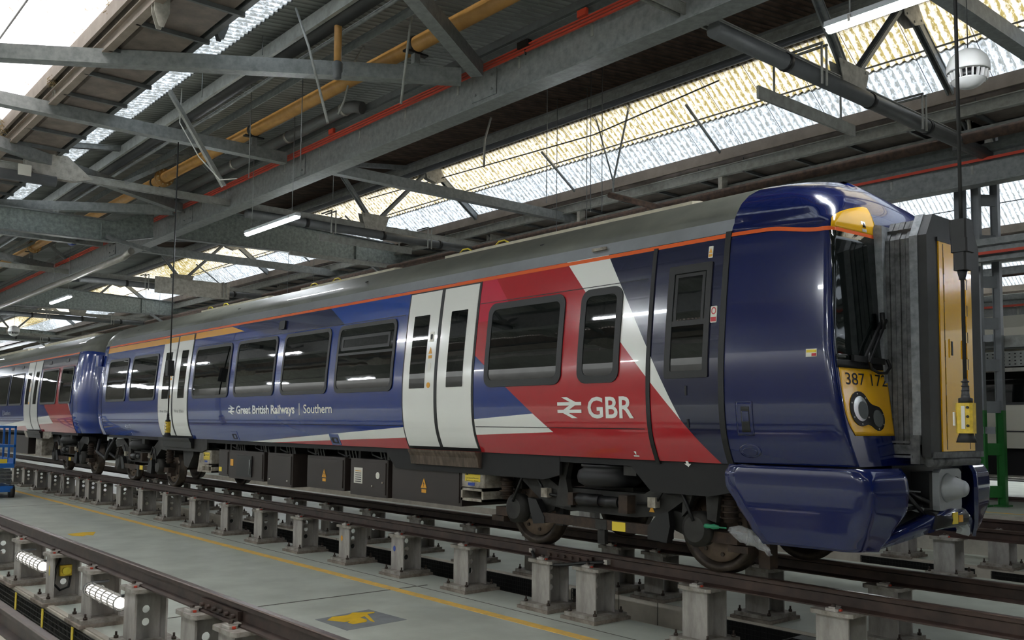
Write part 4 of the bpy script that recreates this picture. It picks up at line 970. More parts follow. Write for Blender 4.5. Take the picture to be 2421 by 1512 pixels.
# -------------------------------- leading car
car = thing('train_car', (-8., 0, 0), 'blue, red and white train car with a gangwayed cab, standing on the raised rails', 'train')
XS = .53; XE = -17.3
LV = [
 ([(-4.6,ZB),(-4.6,ZT),(-6.772,3.094),(-6.2,2.76),(-4.6,2.76)], 'paint_blue'),
 ([(-6.80,3.12),(-6.24,2.80),(-4.55,2.80),(-4.55,3.12)], 'paint_bright_blue'),
 ([(-10.3,3.12),(-6.80,3.12),(-6.24,2.80),(-8.6,2.80)], 'paint_navy'),
 ([(XE,2.945),(-9.72,2.945),(-10.28,3.066),(XE,3.066)], 'paint_amber'),
 ([(-3.6,ZB),(.53,ZB),(.53,3.12),(-3.6,3.12)], 'paint_dark'),
 ([(-3.6,2.53),(-1.33,ZB),(-3.6,ZB)], 'paint_blue'),
 ([(-3.6,3.12),(-1.62,3.12),(-1.276,2.754),(-.351,1.814),(.035,1.425),(.40,ZB),(-1.33,ZB),(-3.6,2.53)], 'paint_red'),
 ([(-3.6,3.12),(-2.84,3.12),(-2.36,2.58),(-3.6,2.58)], 'paint_pink'),
 ([(-1.62,3.12),(-1.0,3.12),(-.76,2.747),(-.362,2.098),(.035,1.425),(-.351,1.814),(-1.276,2.754)], 'paint_white'),
 ([(-8.62,ZB),(-4.589,1.19),(-3.045,1.251),(-1.719,1.298),(-1.33,ZB)], 'paint_red'),
 ([(-9.55,ZB),(-9.2,1.055),(-4.592,1.327),(-3.051,1.434),(-2.021,1.496),(-1.719,1.298),(-3.045,1.251),(-4.589,1.19),(-8.62,ZB)], 'paint_white'),
 ([(XE,3.075),(.53,3.075),(.53,3.115),(XE,3.115)], 'paint_orange'),
]
body = car_body(car, XE, XS, LV[1:], 'paint_blue')
# panel seams
for z, xa, xb in ((2.80,-11.9,-4.65), (2.80,-3.05,-.42), (1.345,-17.2,-13.7), (1.345,-11.9,-4.65), (1.345,-3.05,-.42)): patch('panel_seam', car, 'seal_black', xa, xb, z-.004, z+.004, 0, .0025, nz=1)
for x0, x1, hp in ((-17.02,-15.62,0), (-15.36,-13.76,0), (-11.75,-10.09,0), (-9.86,-8.31,0), (-8.07,-6.57,0), (-6.35,-4.81,1), (-2.86,-1.56,0), (-1.315,-.73,0)):
    window(car, x0, x1, 1.80, 2.775, .12 if x0 > -3 else .11, .075 if x0 > -3 else .055, bool(hp))
passenger_door(car, -4.545, -3.10, (-4.40,-4.06), (-3.597,-3.268)); passenger_door(car, -13.53, -11.98, (-13.335,-12.98), (-12.47,-12.14), True, True)
step(car, -4.52, -3.1, 'step_brown'); step(car, -13.5, -12.0, 'equip_black')
# cab door
patch('cab_door_seal', car, 'seal_black', -.372, -.325, ZB-.03, 3.09, 0, .012); patch('cab_seam', car, 'seal_black', .475, .535, ZB-.2, 3.13, 0, .012)
cw = patch('cab_door_window', car, 'frame_black', -.145, .36, 1.815, 2.875, .015, .014, (-.075, .30, 1.88, 2.80, .01))
patch('pane', cw, 'glass_black', -.08, .305, 1.875, 2.805, .01, .007); patch('transom', cw, 'frame_black', -.09, .31, 2.30, 2.35, 0, .013); patch('sliding_frame', cw, 'frame_black', -.06, .285, 2.30, 2.79, 0, .011, (-.03, .255, 2.35, 2.76, .005))
patch('cab_door_handle', car, 'seal_black', .098, .118, 1.655, 1.745, 0, .008); patch('cab_door_handle', car, 'seal_black', .108, .128, 1.36, 1.44, 0, .008)
l = patch('warning_plate', car, 'label_white', .295, .345, 2.91, 3.02, .008, .006); decal('warning_triangle', l, 'label_orange', [(.30,2.955),(.34,2.955),(.32,3.005)], [(0,1,2)], .008); patch('warning_text', l, 'label_orange', .30, .34, 2.92, 2.945, 0, .008)
l = patch('warning_plate', car, 'label_white', .365, .435, 2.305, 2.455, .01, .006); patch('prohibition_ring', l, 'label_red', .375, .425, 2.38, 2.445, .025, .008, (.383, .417, 2.39, 2.435, .017)); patch('red_strip', l, 'label_red', .37, .43, 2.315, 2.355, 0, .008)
# lettering and emblems
double_arrow(car, -1.615, -1.255, 1.447, 1.665, 'paint_white'); side_text(car, 'GBR', -1.165, 1.452, .625, .205, 'paint_white', .018)
double_arrow(car, -10.06, -9.80, 1.50, 1.655, 'paint_white'); _wd = [('Great', 0), ('British', 0), ('Railways', 0)]; _ww = [max(v[0] for v in text_mesh(w_, None, .13, .03)[0]) for w_, _ in _wd]; _k = (2.16-.14)/sum(_ww); _x = -9.73
for (w_, _), n_ in zip(_wd, _ww): side_text(car, w_, _x, 1.515, n_*_k, .13, 'paint_white', .03); _x += n_*_k+.07
patch('divider', car, 'paint_white', -7.43, -7.41, 1.485, 1.665, 0, .005); side_text(car, 'Southern', -7.28, 1.515, .87, .13, 'paint_white', .012)
side_text(car, '42117', -15.72, 1.212, .38, .075, 'paint_white', .005)
for x, z in ((-.60,1.075),(-15.4,1.075)): decal('jacking_mark', car, 'paint_white', [(x-.035,z),(x+.035,z),(x+.035,z+.012),(x-.035,z+.012),(x-.02,z+.05),(x+.012,z+.05),(x,z+.015)], [(0,1,2,3),(4,5,6)], .005)
decal('lifting_arrow', car, 'paint_white', [(.03,1.0),(.07,1.03),(.045,1.03),(.045,1.055),(.015,1.055),(.015,1.03),(-.01,1.03)], [(0,1,2,3,4,5,6)], .03)
patch('side_indicator', car, 'frame_black', -8.33, -8.13, 2.87, 3.01, .02, .03)
for x, m_ in ((-9.97, 'paint_blue'), (-6.46, 'paint_blue')):
    l = patch('access_step', car, m_, x-.135, x+.135, 1.05, 1.21, .01, .004); patch('step_recess', l, 'seal_black', x-.09, x+.09, 1.075, 1.16, .01, .006); patch('step_lip', l, 'paint_blue', x-.02, x+.05, 1.09, 1.145, .01, .008)
# underframe
valance(car, -5.2, -1.75, .78); valance(car, -.75, .53, .74, ramp=.3); valance(car, -13.95, -11.35, .80, 'bogie_grey')
q = MB(); q.box(XE+.1, XS, -1.23, 1.23, .98, 1.05); q.build('sole_bar', 'underframe', car)
q = MB(); q.box(-11.6, -4.3, -.75, .75, .5, 1.0); q.box(-4.3, 1.2, -.55, .55, .75, 1.0); q.build('shade_filler', 'under_dark', car)  # black filler boxes stand in for the shade under the car
EQ = [((518,1077,540,1123), 'small', 0), ((543,1074,622,1135), 'hatch', 0), ((633,1089,690,1149), 'tilt', 0), ((727,1077,813,1157), 'tri', 0), ((829,1090,915,1174), 'label', 0), ((927,1107,1090,1193), 'tri', 0)]
for px, kind, _ in EQ:
    x0, x1, z0, z1 = rect(px, -1.18); z0 = max(z0-.02, .3); z1 = .93
    q = MB(); q.bbox(x0, x1, -1.18, -.4, z0, z1-.06, .012); eb = q.build('equipment_box', 'equip_brown', car)
    q = MB(); q.box(x0+.03, x1-.03, -1.192, -1.18, z0+.04, z1-.1); q.build('box_cover', 'equip_brown', eb)
    q = MB(); q.box(x0+.08, x0+.14, -1.1, -.5, z1-.06, 1.0); q.box(x1-.14, x1-.08, -1.1, -.5, z1-.06, 1.0); q.build('box_hanger', 'bogie_grey', eb)
    xm, zm = (x0+x1)/2, (z0+z1)/2-.04
    if kind == 'tri': sign_tri(eb, xm, zm-.06, .13, -1.194); q = MB(); q.box(xm-.05, xm+.05, -1.196, -1.192, zm-.12, zm-.075); q.build('hazard_text', 'label_orange', eb)
    if kind == 'hatch':
        q = MB(); q.box(x0+.34*(x1-x0)-.1, x0+.78*(x1-x0)-.1, -1.21, -1.19, z0+.05, z1-.14); q.build('hatch', 'equip_black', eb); q = MB(); q.tube([(x0+.76*(x1-x0)-.1, -1.23, z0+.1), (x0+.76*(x1-x0)-.1, -1.23, z1-.2)], .012, 6); q.build('hatch_handle', 'galv', eb)
        q = MB(); q.box(x0+.08, x0+.2, -1.196, -1.19, zm-.02, zm+.1); q.build('hazard_text', 'label_orange', eb)
    if kind == 'label':
        q = MB(); q.box(x0+.13, x0+.36, -1.197, -1.19, zm-.08, zm+.14); lb = q.build('info_plate', 'label_white', eb)
        for k in range(6): q = MB(); q.box(x0+.17, x0+.33, -1.199, -1.196, zm+.09-.03*k, zm+.10-.03*k); q.build('info_line', 'label_black' if k else 'label_orange', lb)
        q = MB(); q.prism([(x0+.76+.05*math.cos(2*math.pi*k/8+.4), zm+.05+.05*math.sin(2*math.pi*k/8+.4)) for k in range(8)], 'y', -1.197, -1.19); q.build('round_plate', 'label_white', eb)
        bolts(eb, [(x0+.62, zm-.1), (x1-.1, zm-.04)], -1.192, 'box_dirty')
    if kind == 'tilt': bolts(eb, [(x0+.12, z0+.1), (x1-.14, z0+.1)], -1.192, 'label_white')
    if kind == 'small': q = MB(); q.box(x0+.05, x0+.17, -1.197, -1.19, z0+.08, z0+.16); q.build('hazard_text', 'label_yellow', eb)
def danger_box(px1, px2, lean=False):
    x0, x1, z0, z1 = rect(px1, -1.2); q = MB(); q.bbox(x0, x1, -1.2, -.6, z0, z1+.04, .01); d = q.build('shore_supply_box', 'box_dirty', car)
    w_ = (x1-x0); q = MB(); q.box(x0+.16*w_, x1-.18*w_, -1.204, -1.2, z0+.07*1, z1+.0); s_ = q.build('danger_sign', 'label_yellow', d)
    vs, fs = text_mesh('DANGER', w_*.42, .032); zz = z0+.70*(z1-z0)
    q = MB(); q.add([(x0+.34*w_+a, -1.206, zz+b) for a, b in vs], fs); q.build('danger_text', 'label_black', s_, fixn=False)
    for t_, zf in (('Live Exposed Electrical', .47), ('Equipment Below', .33)):
        vs, fs = text_mesh(t_, w_*.54, .016); q = MB(); q.add([(x0+.22*w_+a, -1.206, z0+zf*(z1-z0)+b) for a, b in vs], fs); q.build('danger_text', 'label_black', s_, fixn=False)
    sign_tri(s_, x0+.25*w_, zz-.008, .055, -1.205, 'label_black', 'label_yellow')
    q = MB(); q.box(x0+.3*w_, x0+.58*w_, -1.205, -1.2, z0+.02, z0+.055); q.build('notice', 'label_blue', d)
    x0, x1, z0, z1 = rect(px2, -1.2); q = MB(); t = .03
    q.box(x0,x1,-1.2,-.85,z1-t,z1); q.box(x0,x1,-1.2,-.85,z0,z0+t); q.box(x0,x0+t,-1.2,-.85,z0,z1); q.box(x1-t,x1,-1.2,-.85,z0,z1); q.box(x0,x1,-.87,-.85,z0,z1)
    q.build('socket_shroud', 'box_dirty', car)
danger_box((1092,1106,1145,1154), (1090,1151,1142,1187)); danger_box((479,1068,499,1096), (477,1097,500,1117))
q = MB(); q.prism([(-11.9,.78),(-11.45,.78),(-11.45,.42),(-12.0,.42)], 'y', -1.15, -.8); q.build('lifting_bracket', 'box_dirty', car)
q = MB(); q.prism([(-12.9,.98),(-12.3,.98),(-12.3,.72),(-12.55,.46),(-12.75,.5)], 'y', -1.12, -.9); q.build('deflector', 'bogie_grey', car)
for k in range(7):
    x = -10.6+k*.95; q = MB(); q.tube([(x, -1.05, 1.0), (x+.1, -1.1, .93), (x+.35, -1.1, .88), (x+.5, -1.05, .95), (x+.6, -1.0, 1.0)], .014, 5); q.build('underframe_hose', 'equip_black', car)
    q = MB(); 
    for j in range(4): q.bar((x+.3+j*.09, -1.1, 1.0), (x+.36+j*.09, -1.1, .86), .03, .012, (0,1,0))
    q.bar((x+.33, -1.1, .86), (x+.66, -1.1, .86), .03, .014); q.build('bracket', 'bogie_grey', car)
make_bogie(car, -1.3, 'leading bogie with a glossy damper and yellow label', True); make_bogie(car, -15.47, 'rear bogie of the leading car')
# roof fittings
for x0, x1 in ((-5.2,-.6), (-9.6,-6.4), (-14.2,-10.8)):
    q = MB(); q.bbox(x0, x1, -.34, .34, 3.68, 3.775, .06); ru = q.build('roof_unit', 'roof_unit', car)
    for k in range(int((x1-x0)/.6)): q = MB(); q.box(x0+.25+.6*k, x0+.5+.6*k, -.33, -.2, 3.77, 3.785); q.build('roof_vent', 'equip_black', ru)
    for k in (1, 3): q = MB(); q.tube([(x0+.4*k, -.33, 3.77), (x0+.4*k+.08, -.34, 3.81), (x0+.4*k+.2, -.34, 3.81), (x0+.4*k+.28, -.33, 3.77)], .012, 5); q.build('roof_handle', 'tray_yellow', ru)
for x in (-2.2, -6.0, -10.4, -15.8):
    q = MB(); n = 10; q.bar((x, -1.125, 3.41), (x+.03, -.2, 3.745), .03, .012); q.build('roof_joint', 'equip_black', car)
q = MB(); q.box(-1.25, -1.05, -1.262, -1.235, 3.185, 3.215); q.build('gutter_fitting', 'box_dirty', car)
# rear end of the car and gangway bellows
def end_cap(par, x0, dirn, m='paint_blue'):
    "body end turning inwards over 0.9 m"
    q = MB(); cols = []; prof = [(-yp(ZB+(ZT-ZB)*k/24), ZB+(ZT-ZB)*k/24) for k in range(25)]+[(-a, b) for a, b in ROOF]+[(a, b) for a, b in ROOF[::-1][1:]]+[(yp(ZB+(ZT-ZB)*k/24), ZB+(ZT-ZB)*k/24) for k in range(24,-1,-1)]
    st = [(0,1,0),(.25,.995,0),(.5,.96,.01),(.68,.90,.03),(.80,.80,.06),(.86,.66,.1)]
    n = len(prof)
    for dx, k, dz in st:
        for y, z in prof: q.v.append((x0+dirn*dx, y*k, z-dz*max(0, (z-2.2))/1.5))
    for i in range(len(st)-1):
        for j in range(n-1):
            q.mi = 1 if 25 <= j < n-26 else 0
            q.face([i*n+j, i*n+j+1, (i+1)*n+j+1, (i+1)*n+j], True)
    q.mi = 0; q.face([(len(st)-1)*n+j for j in range(n)])
    return q.build('car_end', [m, 'train_roof'], par)
end_cap(car, XE, -1)
patch('end_seam', car, 'seal_black', XE-.006, XE+.006, ZB, 3.12, 0, .004)
q = MB(); q.bbox(XE-.62, XE-.36, -1.40, -1.28, 2.66, 2.92, .04); q.build('end_lamp_housing', 'paint_blue', car)
q = MB()
for k in range(6): x = -18.24-.11*k; r_ = .72 if k % 2 else .66; q.box(x-.05, x+.05, -r_, r_, 1.0, 3.35 if k % 2 else 3.30)
q.build('gangway_bellows', 'rubber', car)
for k, y in enumerate((-.95, -.7, -.45)):
    q = MB(); q.tube([(-17.6, y, 1.0), (-17.9, y-.1, .6), (-18.35, y, .45), (-18.7, y-.1, .6), (-18.84, y, .9)], .04, 8); q.build('jumper_cable', 'equip_black', car)

# -------------------------------- cab nose
def nose_par(z):
    "seam half width, front x, corner radius, side angle"
    if z <= 3.10:
        xf = 1.62-.12*max(0, min(1, (z-1.05)/1.0))-.045*max(0, (z-2.05)/1.05)
        return yp(z), xf, .085, math.radians(7)
    t = (z-3.10)/(3.74-3.10)
    R_ = [(1.265,3.10)]+ROOF; ys = 0.
    for (ya, za), (yb, zb_) in zip(R_, R_[1:]):
        if za <= z <= zb_: ys = ya+(yb-ya)*(z-za)/(zb_-za)
    return ys, 1.455-.46*t**2.4-.13*t, min(.085+.6*t, ys*.85+.001), math.radians(7+8*t)
def NS(s, z):
    "nose surface: s from -1 (near side seam) through 0 (centre front) to 1"
    ys, xf, rc, ph = nose_par(z); a = 1-abs(s); sg = -1 if s < 0 else 1
    xs_ = xf-rc+rc*math.sin(ph); y1 = max(.0, ys-math.tan(ph)*(xs_-XS)); cy_ = max(0., y1-rc*math.cos(ph))
    if a < .5: u = a/.5; x, y = XS+(xs_-XS)*u, ys+(y1-ys)*u
    elif a < .72:
        th = ph+(math.pi/2-ph)*(a-.5)/.22; x, y = xf-rc+rc*math.sin(th), cy_+(y1-cy_)*(math.cos(th)/math.cos(ph))
    else: u = (a-.72)/.28; x, y = xf+.04*(1-(1-u)**2), cy_*(1-u)
    return Vector((x, sg*y, z))
def NSO(s, z, off):
    p = NS(s, z); e = 1e-3
    du = NS(min(.9999, s+e), z)-NS(max(-.9999, s-e), z); dz = NS(s, z+e)-NS(s, z-e)
    nrm = du.cross(dz)
    if nrm.length < 1e-12: return p
    nrm.normalize()
    c = Vector((XS-.3, 0, 2.2))
    if nrm.dot(p-c) < 0: nrm = -nrm
    return p+nrm*off
nose = thing('x', (0,0,0), None, None) if False else None
q = MB(); zs = [1.06+.06*k for k in range(35)]+[3.12+.62*math.sin(math.pi/2*k/22) for k in range(1, 23)]
SS = [-1+.5*k/12 for k in range(12)]+[-.5+.22*k/14 for k in range(14)]+[-.28+.56*k/16 for k in range(16)]+[.28+.22*k/14 for k in range(14)]+[.5+.5*k/12 for k in range(13)]
for z in zs:
    for s_ in SS: q.v.append(tuple(NS(s_, min(z, 3.7399))))
N_ = len(SS)
for i in range(len(zs)-1):
    for j in range(N_-1): q.face([i*N_+j, i*N_+j+1, (i+1)*N_+j+1, (i+1)*N_+j], True)
nz_ = q.build('cab_nose', 'paint_nose', car)
def s_of_y(y, z):
    lo, hi = -1., 0.
    for _ in range(40):
        m_ = (lo+hi)/2
        # the front face: y grows towards the centre
        if NS(m_, z).y < y: lo = m_
        else: hi = m_
    return lo
def nose_patch(name, m, rows, off=.004, par=None, ns=18, rim=True):
    "rows: list of (z, s0, s1)"
    bm = bmesh.new(); g = []
    for z, a, b_ in rows: g.append([bm.verts.new(NSO(a+(b_-a)*k/ns, z, off)) for k in range(ns+1)])
    for r0, r1 in zip(g, g[1:]):
        for k in range(ns): f = bm.faces.new((r0[k], r0[k+1], r1[k+1], r1[k])); f.smooth = True
    if rim:
        ge = bmesh.ops.extrude_edge_only(bm, edges=[e for e in bm.edges if e.is_boundary])
        for v in [v for v in ge['geom'] if isinstance(v, bmesh.types.BMVert)]:
            d = Vector((XS-.2, 0, 2.2))-v.co; v.co += d.normalized()*(off+.01)
    bmesh.ops.recalc_face_normals(bm, faces=bm.faces); par = par or car; o_ = WL[par]; bmesh.ops.translate(bm, verts=bm.verts, vec=-o_)
    me = bpy.data.meshes.new(name); bm.to_mesh(me); bm.free(); me.materials.append(MATS[m]); o = bpy.data.objects.new(name, me); COL.objects.link(o); o.parent = par; WL[o] = o_.copy(); return o
YC = -.5
def fr(z0, z1, n, ya, yb=YC): return [(z0+(z1-z0)*k/n, s_of_y(ya(z0+(z1-z0)*k/n) if callable(ya) else ya, z0+(z1-z0)*k/n), s_of_y(yb, z0+(z1-z0)*k/n)) for k in range(n+1)]
def front_px(px, py):
    "height and sideways place where a line of sight meets the cab front"
    X = 1.58
    for _ in range(12):
        p = U(px, py, X=X); ys, xf, rc, ph = nose_par(p.z); xs_ = xf-rc+rc*math.sin(ph); lim = ys-math.tan(ph)*(xs_-XS)-rc*.35
        X = NS(s_of_y(max(p.y, -lim), p.z), p.z).x
    return max(p.y, -lim), p.z
def edge(pts):
    "y of an edge as a function of z through photographed points"
    q_ = sorted((front_px(*p)[::-1] for p in pts))
    def f(z):
        if z <= q_[0][0]: return q_[0][1]
        for (za, ya), (zb_, yb) in zip(q_, q_[1:]):
            if z <= zb_: return ya+(yb-ya)*(z-za)/(zb_-za)
        return q_[-1][1]
    return f
def mirror(rows): return [(z, -b_, -a) for z, a, b_ in rows]
we = edge([(1962,562), (1966,700), (1976,850)])
ws = fr(1.90, 3.015, 14, we); nose_patch('windscreen', 'glass_ws', ws, .008, ns=40); nose_patch('windscreen', 'glass_ws', mirror(ws), .008, ns=40)
nose_patch('windscreen_base', 'frame_black', fr(1.865, 1.93, 2, we), .009)
yz0 = front_px(2060, 1030)[1]
rows = fr(yz0, 1.875, 16, edge([(1981,857), (1990,925), (1998,975), (2008,1005), (2026,1036)]))
yel = nose_patch('warning_panel', 'paint_yellow', rows, .005, ns=40); yel['label'] = 'yellow front panel with number and lamps'; nose_patch('warning_panel', 'paint_yellow', mirror(rows), .004)
def brow(z):
    ys, xf, rc, ph = nose_par(z); lim = ys-math.tan(ph)*(xf-rc+rc*math.sin(ph)-XS)-rc*.35; t = (z-3.045)/.265
    return max(-lim, -1.16+.6*t**2.2)
nose_patch('warning_brow', 'paint_yellow', fr(3.045, 3.31, 14, brow), .006, ns=40)
sx = [-.999+(s_of_y(-.5, 3.03)+.999)*k/60 for k in range(61)]; sc_ = s_of_y(we(3.0)-.02, 3.03)
def stz(s_): t = max(0, min(1, (s_+.80)/(sc_+.80))); return 3.094-.062*t*t*(3-2*t)
q = MB(); q.add([NSO(s_, stz(s_)-.018, .006) for s_ in sx]+[NSO(s_, stz(s_)+.018, .006) for s_ in sx], [(k, k+1, 62+k, 61+k) for k in range(60)], True); q.build('cantrail_stripe', 'paint_orange', car)
# number on the yellow panel, lamp cluster
def front_pt(y, z, off): return NSO(s_of_y(y, z), z, off)
na, nb, nc = front_px(1999, 908), front_px(2096, 914), front_px(1999, 880); nh = nc[1]-na[1]
vs, fs = text_mesh('387 172', nb[0]-na[0], nh); q = MB(); q.add([front_pt(na[0]+a, na[1]+(nb[1]-na[1])*a/(nb[0]-na[0])+b, .008) for a, b in vs], fs); q.build('unit_number', 'label_black', car, fixn=False)
def blob(y0, z0, ra, y1, z1, rb_, n=40):
    pts = []
    for k in range(n):
        a = 2*math.pi*k/n; d = Vector((math.cos(a), math.sin(a)))
        best = 0
        for t in [i/12 for i in range(13)]:
            c = Vector((y0+(y1-y0)*t, z0+(z1-z0)*t)); r_ = ra+(rb_-ra)*t-.030*math.sin(math.pi*t); mid = Vector(((y0+y1)/2, (z0+z1)/2))
            w_ = c-mid; bq = w_.dot(d); disc = bq*bq-(w_.length_squared-r_*r_)
            if disc > 0: best = max(best, bq+math.sqrt(disc))
        pts.append((mid.x+d.x*best, mid.y+d.y*best))
    return pts
def front_plate(name, pts, off, m, par):
    c = (sum(p[0] for p in pts)/len(pts), sum(p[1] for p in pts)/len(pts)); n = len(pts)
    q = MB(); q.add([front_pt(*c, off)]+[front_pt(*p, off) for p in pts]+[front_pt(*p, -.01) for p in pts], [(0, 1+k, 1+(k+1) % n) for k in range(n)]+[(1+k, 1+n+k, 1+n+(k+1) % n, 1+(k+1) % n) for k in range(n)]); return q.build(name, m, par)
LA, LB = front_px(2032, 966), front_px(2073, 989); ra = (front_px(2032, 925)[1]-LA[1]); rb_ = ra*.72
lc = front_plate('lamp_cluster', blob(*LA, ra, *LB, rb_), .012, 'frame_black', car)
def disc(cy_, cz, r, off, m, name, n=20): return front_plate(name, [(cy_+r*math.cos(2*math.pi*k/n), cz+r*math.sin(2*math.pi*k/n)) for k in range(n)], off, m, lc)
disc(*LA, ra*.72, .015, 'lamp_chrome', 'head_lamp'); disc(LA[0]+.03, LA[1]-.012, ra*.5, .017, 'lamp_lens', 'lamp_lens'); disc(*LB, rb_*.7, .016, 'lamp_lens', 'tail_lamp')
for k in range(9):
    a = 2*math.pi*k/9; c_, r_ = ((LA, ra*.87) if k < 6 else (LB, rb_*.86)); a = (a*1.4+.8) if k < 6 else (k-6)*1.0-1.6
    disc(c_[0]+r_*math.cos(a), c_[1]+r_*math.sin(a), .007, .016, 'clip_metal', 'lamp_screw', 6)
# stickers on the nose, grab recess, round badge
l = nose_patch('warning_plate', 'label_white', [(3.06, s_of_y(-.72, 3.06), s_of_y(-.655, 3.06)), (3.15, s_of_y(-.72, 3.15), s_of_y(-.655, 3.15))], .009, ns=3); nose_patch('hazard_triangle', 'label_black', [(3.10, s_of_y(-.712, 3.1), s_of_y(-.663, 3.1)), (3.14, s_of_y(-.69, 3.14), s_of_y(-.689, 3.14))], .011, l, 3)
def s_of_x(x, z):
    lo, hi = -1., -.4
    for _ in range(40):
        m_ = (lo+hi)/2
        if NS(m_, z).x < x: lo = m_
        else: hi = m_
    return lo
def sidep(name, m, x0, x1, z0, z1, off, par=None, r=False):
    n = 10; rows = []
    for k in range(n+1):
        z = z0+(z1-z0)*k/n; a, b_ = x0, x1
        if r: h = math.sqrt(max(.02, 1-((k/n)*2-1)**2)); c = (x0+x1)/2; w_ = (x1-x0)/2*h; a, b_ = c-w_, c+w_
        rows.append((z, s_of_x(a, z), s_of_x(b_, z)))
    return nose_patch(name, m, rows, off, par, 8)
l = sidep('warning_plate', 'label_white', 1.29, 1.385, 1.955, 2.02, .005); sidep('warning_text', 'label_red', 1.34, 1.38, 1.96, 1.983, .007, l); sidep('warning_text', 'label_yellow', 1.295, 1.38, 1.99, 2.013, .007, l)
l = sidep('grab_panel', 'paint_nose', .64, .80, 1.30, 1.59, .006); sidep('grab_recess', 'seal_black', .69, .77, 1.33, 1.55, .008, l); sidep('grab_bar', 'paint_nose', .70, .765, 1.42, 1.51, .012, l)
l = sidep('side_lamp', 'paint_nose', .625, .83, 1.11, 1.225, .008, None, True); sidep('side_lamp_lens', 'paint_navy', .65, .80, 1.125, 1.195, .012, l, True)
# nose lower lip and dark recess under the yellow panel
q = MB(); q.box(.6, 1.50, -1.05, 1.05, .95, 1.06); q.box(1.0, 1.62, -.55, .55, .55, 1.25); q.build('nose_recess', 'coupler_black', car)
# skirt
def skirt(sg):
    # z, x of the rear edge, half width, front x, y where the front ends
    key = [(1.045,.50,1.285,1.70,.66), (.97,.46,1.30,1.745,.65), (.86,.47,1.30,1.755,.64), (.70,.575,1.285,1.745,.66), (.52,.69,1.255,1.685,.80), (.375,.79,1.215,1.62,.90)]
    rows = []
    for k in range(25):
        z = 1.045-.67*k/24
        for A_, B_ in zip(key, key[1:]):
            if B_[0]-1e-6 <= z <= A_[0]+1e-6: t = (A_[0]-z)/(A_[0]-B_[0]); t = t*t*(3-2*t)*.4+t*.6; rows.append([a+(b_-a)*t for a, b_ in zip(A_, B_)]); rows[-1][0] = z; break
    C_ = 34; q = MB(); R_ = len(rows); m_ = R_*C_; ph = math.radians(6); rc = .16
    for inn in (0, .03):
        for z, xr, yw, xf, ye in rows:
            xs_ = xf-rc+rc*math.sin(ph); y1 = yw-math.tan(ph)*(xs_-xr); cy_ = y1-rc*math.cos(ph)
            for j in range(C_):
                if j < 10: u = j/10; x, y = xr+(xs_-xr)*u, yw+(y1-yw)*u
                elif j < 24: th = ph+(math.radians(80)-ph)*(j-10)/14; x, y = xf-rc+rc*math.sin(th), cy_+rc*math.cos(th)
                else: u = (j-24)/9; x, y = xf-rc+rc*math.sin(math.radians(80))+.06*u, (cy_+rc*math.cos(math.radians(80)))*(1-u)+ye*u
                q.v.append((x-inn*.6, sg*(y-inn), z))
    for i in range(R_-1):
        for j in range(C_-1):
            for b_ in (0, m_): q.face([b_+i*C_+j, b_+i*C_+j+1, b_+(i+1)*C_+j+1, b_+(i+1)*C_+j], True)
    loop = [j for j in range(C_)]+[i*C_+C_-1 for i in range(1, R_)]+[(R_-1)*C_+j for j in range(C_-2,-1,-1)]+[i*C_ for i in range(R_-2,0,-1)]
    for a, b_ in zip(loop, loop[1:]+loop[:1]): q.face([a, b_, m_+b_, m_+a])
    s_ = q.build('skirt', 'paint_nose', car)
    q = MB(); q.lathe([(.04,-.02),(.04,.012)], (1.685, sg*.93, .56), 'x', 14); q.build('skirt_hole', 'coupler_black', s_)
for sg in (-1, 1): skirt(sg)
q = MB(); n = 20
for k in range(n+1):
    t = -1+2*k/n; y = .88*t; x = 1.62+.24*(1-t*t); zb_ = .37+.17*(1-abs(t)**1.5); h = .05+.10*(1-t*t)
    q.v += [(x, y, zb_), (x+.03, y, zb_+h), (x-.07, y, zb_+h+.01), (x-.12, y, zb_+.02)]
for k in range(n):
    for j in range(4): q.face([4*k+j, 4*k+(j+1) % 4, 4*k+4+(j+1) % 4, 4*k+4+j], True)
q.build('skirt_lip', 'paint_nose', car)
# coupler
q = MB(); q.bbox(1.50, 1.80, -.22, .22, .70, 1.0, .02); q.box(1.3, 1.6, -.5, -.2, .6, 1.0); q.build('coupler_body', 'coupler_black', car)
q = MB(); q.prism([(-.20,.68),(.20,.68),(.21,.72),(.21,1.0),(.17,1.03),(-.17,1.03),(-.21,1.0),(-.21,.72)], 'x', 1.80, 1.86); cf = q.build('coupler_face', 'coupler_silver', car)
q = MB(); q.lathe([(.125,0),(.115,.015),(.065,.15),(.05,.165),(.0,.165)], (1.86, -.06, .87), 'x', 20); q.build('coupler_cone', 'coupler_silver', cf)
q = MB(); q.lathe([(.095,0),(.095,.004)], (1.86, .10, .87), 'x', 18); q.build('coupler_cup', 'coupler_black', cf)
q = MB(); q.tube([(1.80, -.30, .60), (1.80, .30, .60)], .085, 14); ec = q.build('electric_coupler_box', 'coupler_black', car)
q = MB(); q.box(1.86, 1.888, -.02, .07, .56, .66); q.build('hazard_label', 'label_yellow', ec)
q = MB(); q.box(1.87, 1.886, .09, .17, .57, .63); q.build('hazard_label', 'label_orange', ec)
for a, b_ in (((1.55,-.5,1.0),(1.78,-.28,.62)), ((1.5,-.35,.95),(1.8,-.26,.75)), ((1.45,-.6,.75),(1.75,-.3,.72))): q = MB(); q.tube([a, ((a[0]+b_[0])/2+.05, (a[1]+b_[1])/2, (a[2]+b_[2])/2-.05), b_], .02, 6); q.build('coupler_hose', 'equip_black', car)
q = MB(); q.bar((1.5, -.55, .78), (1.76, -.3, .68), .03, .05); q.bar((1.4, -.6, .86), (1.75, -.32, .84), .012, .012); q.build('coupler_linkage', 'galv_dark', car)
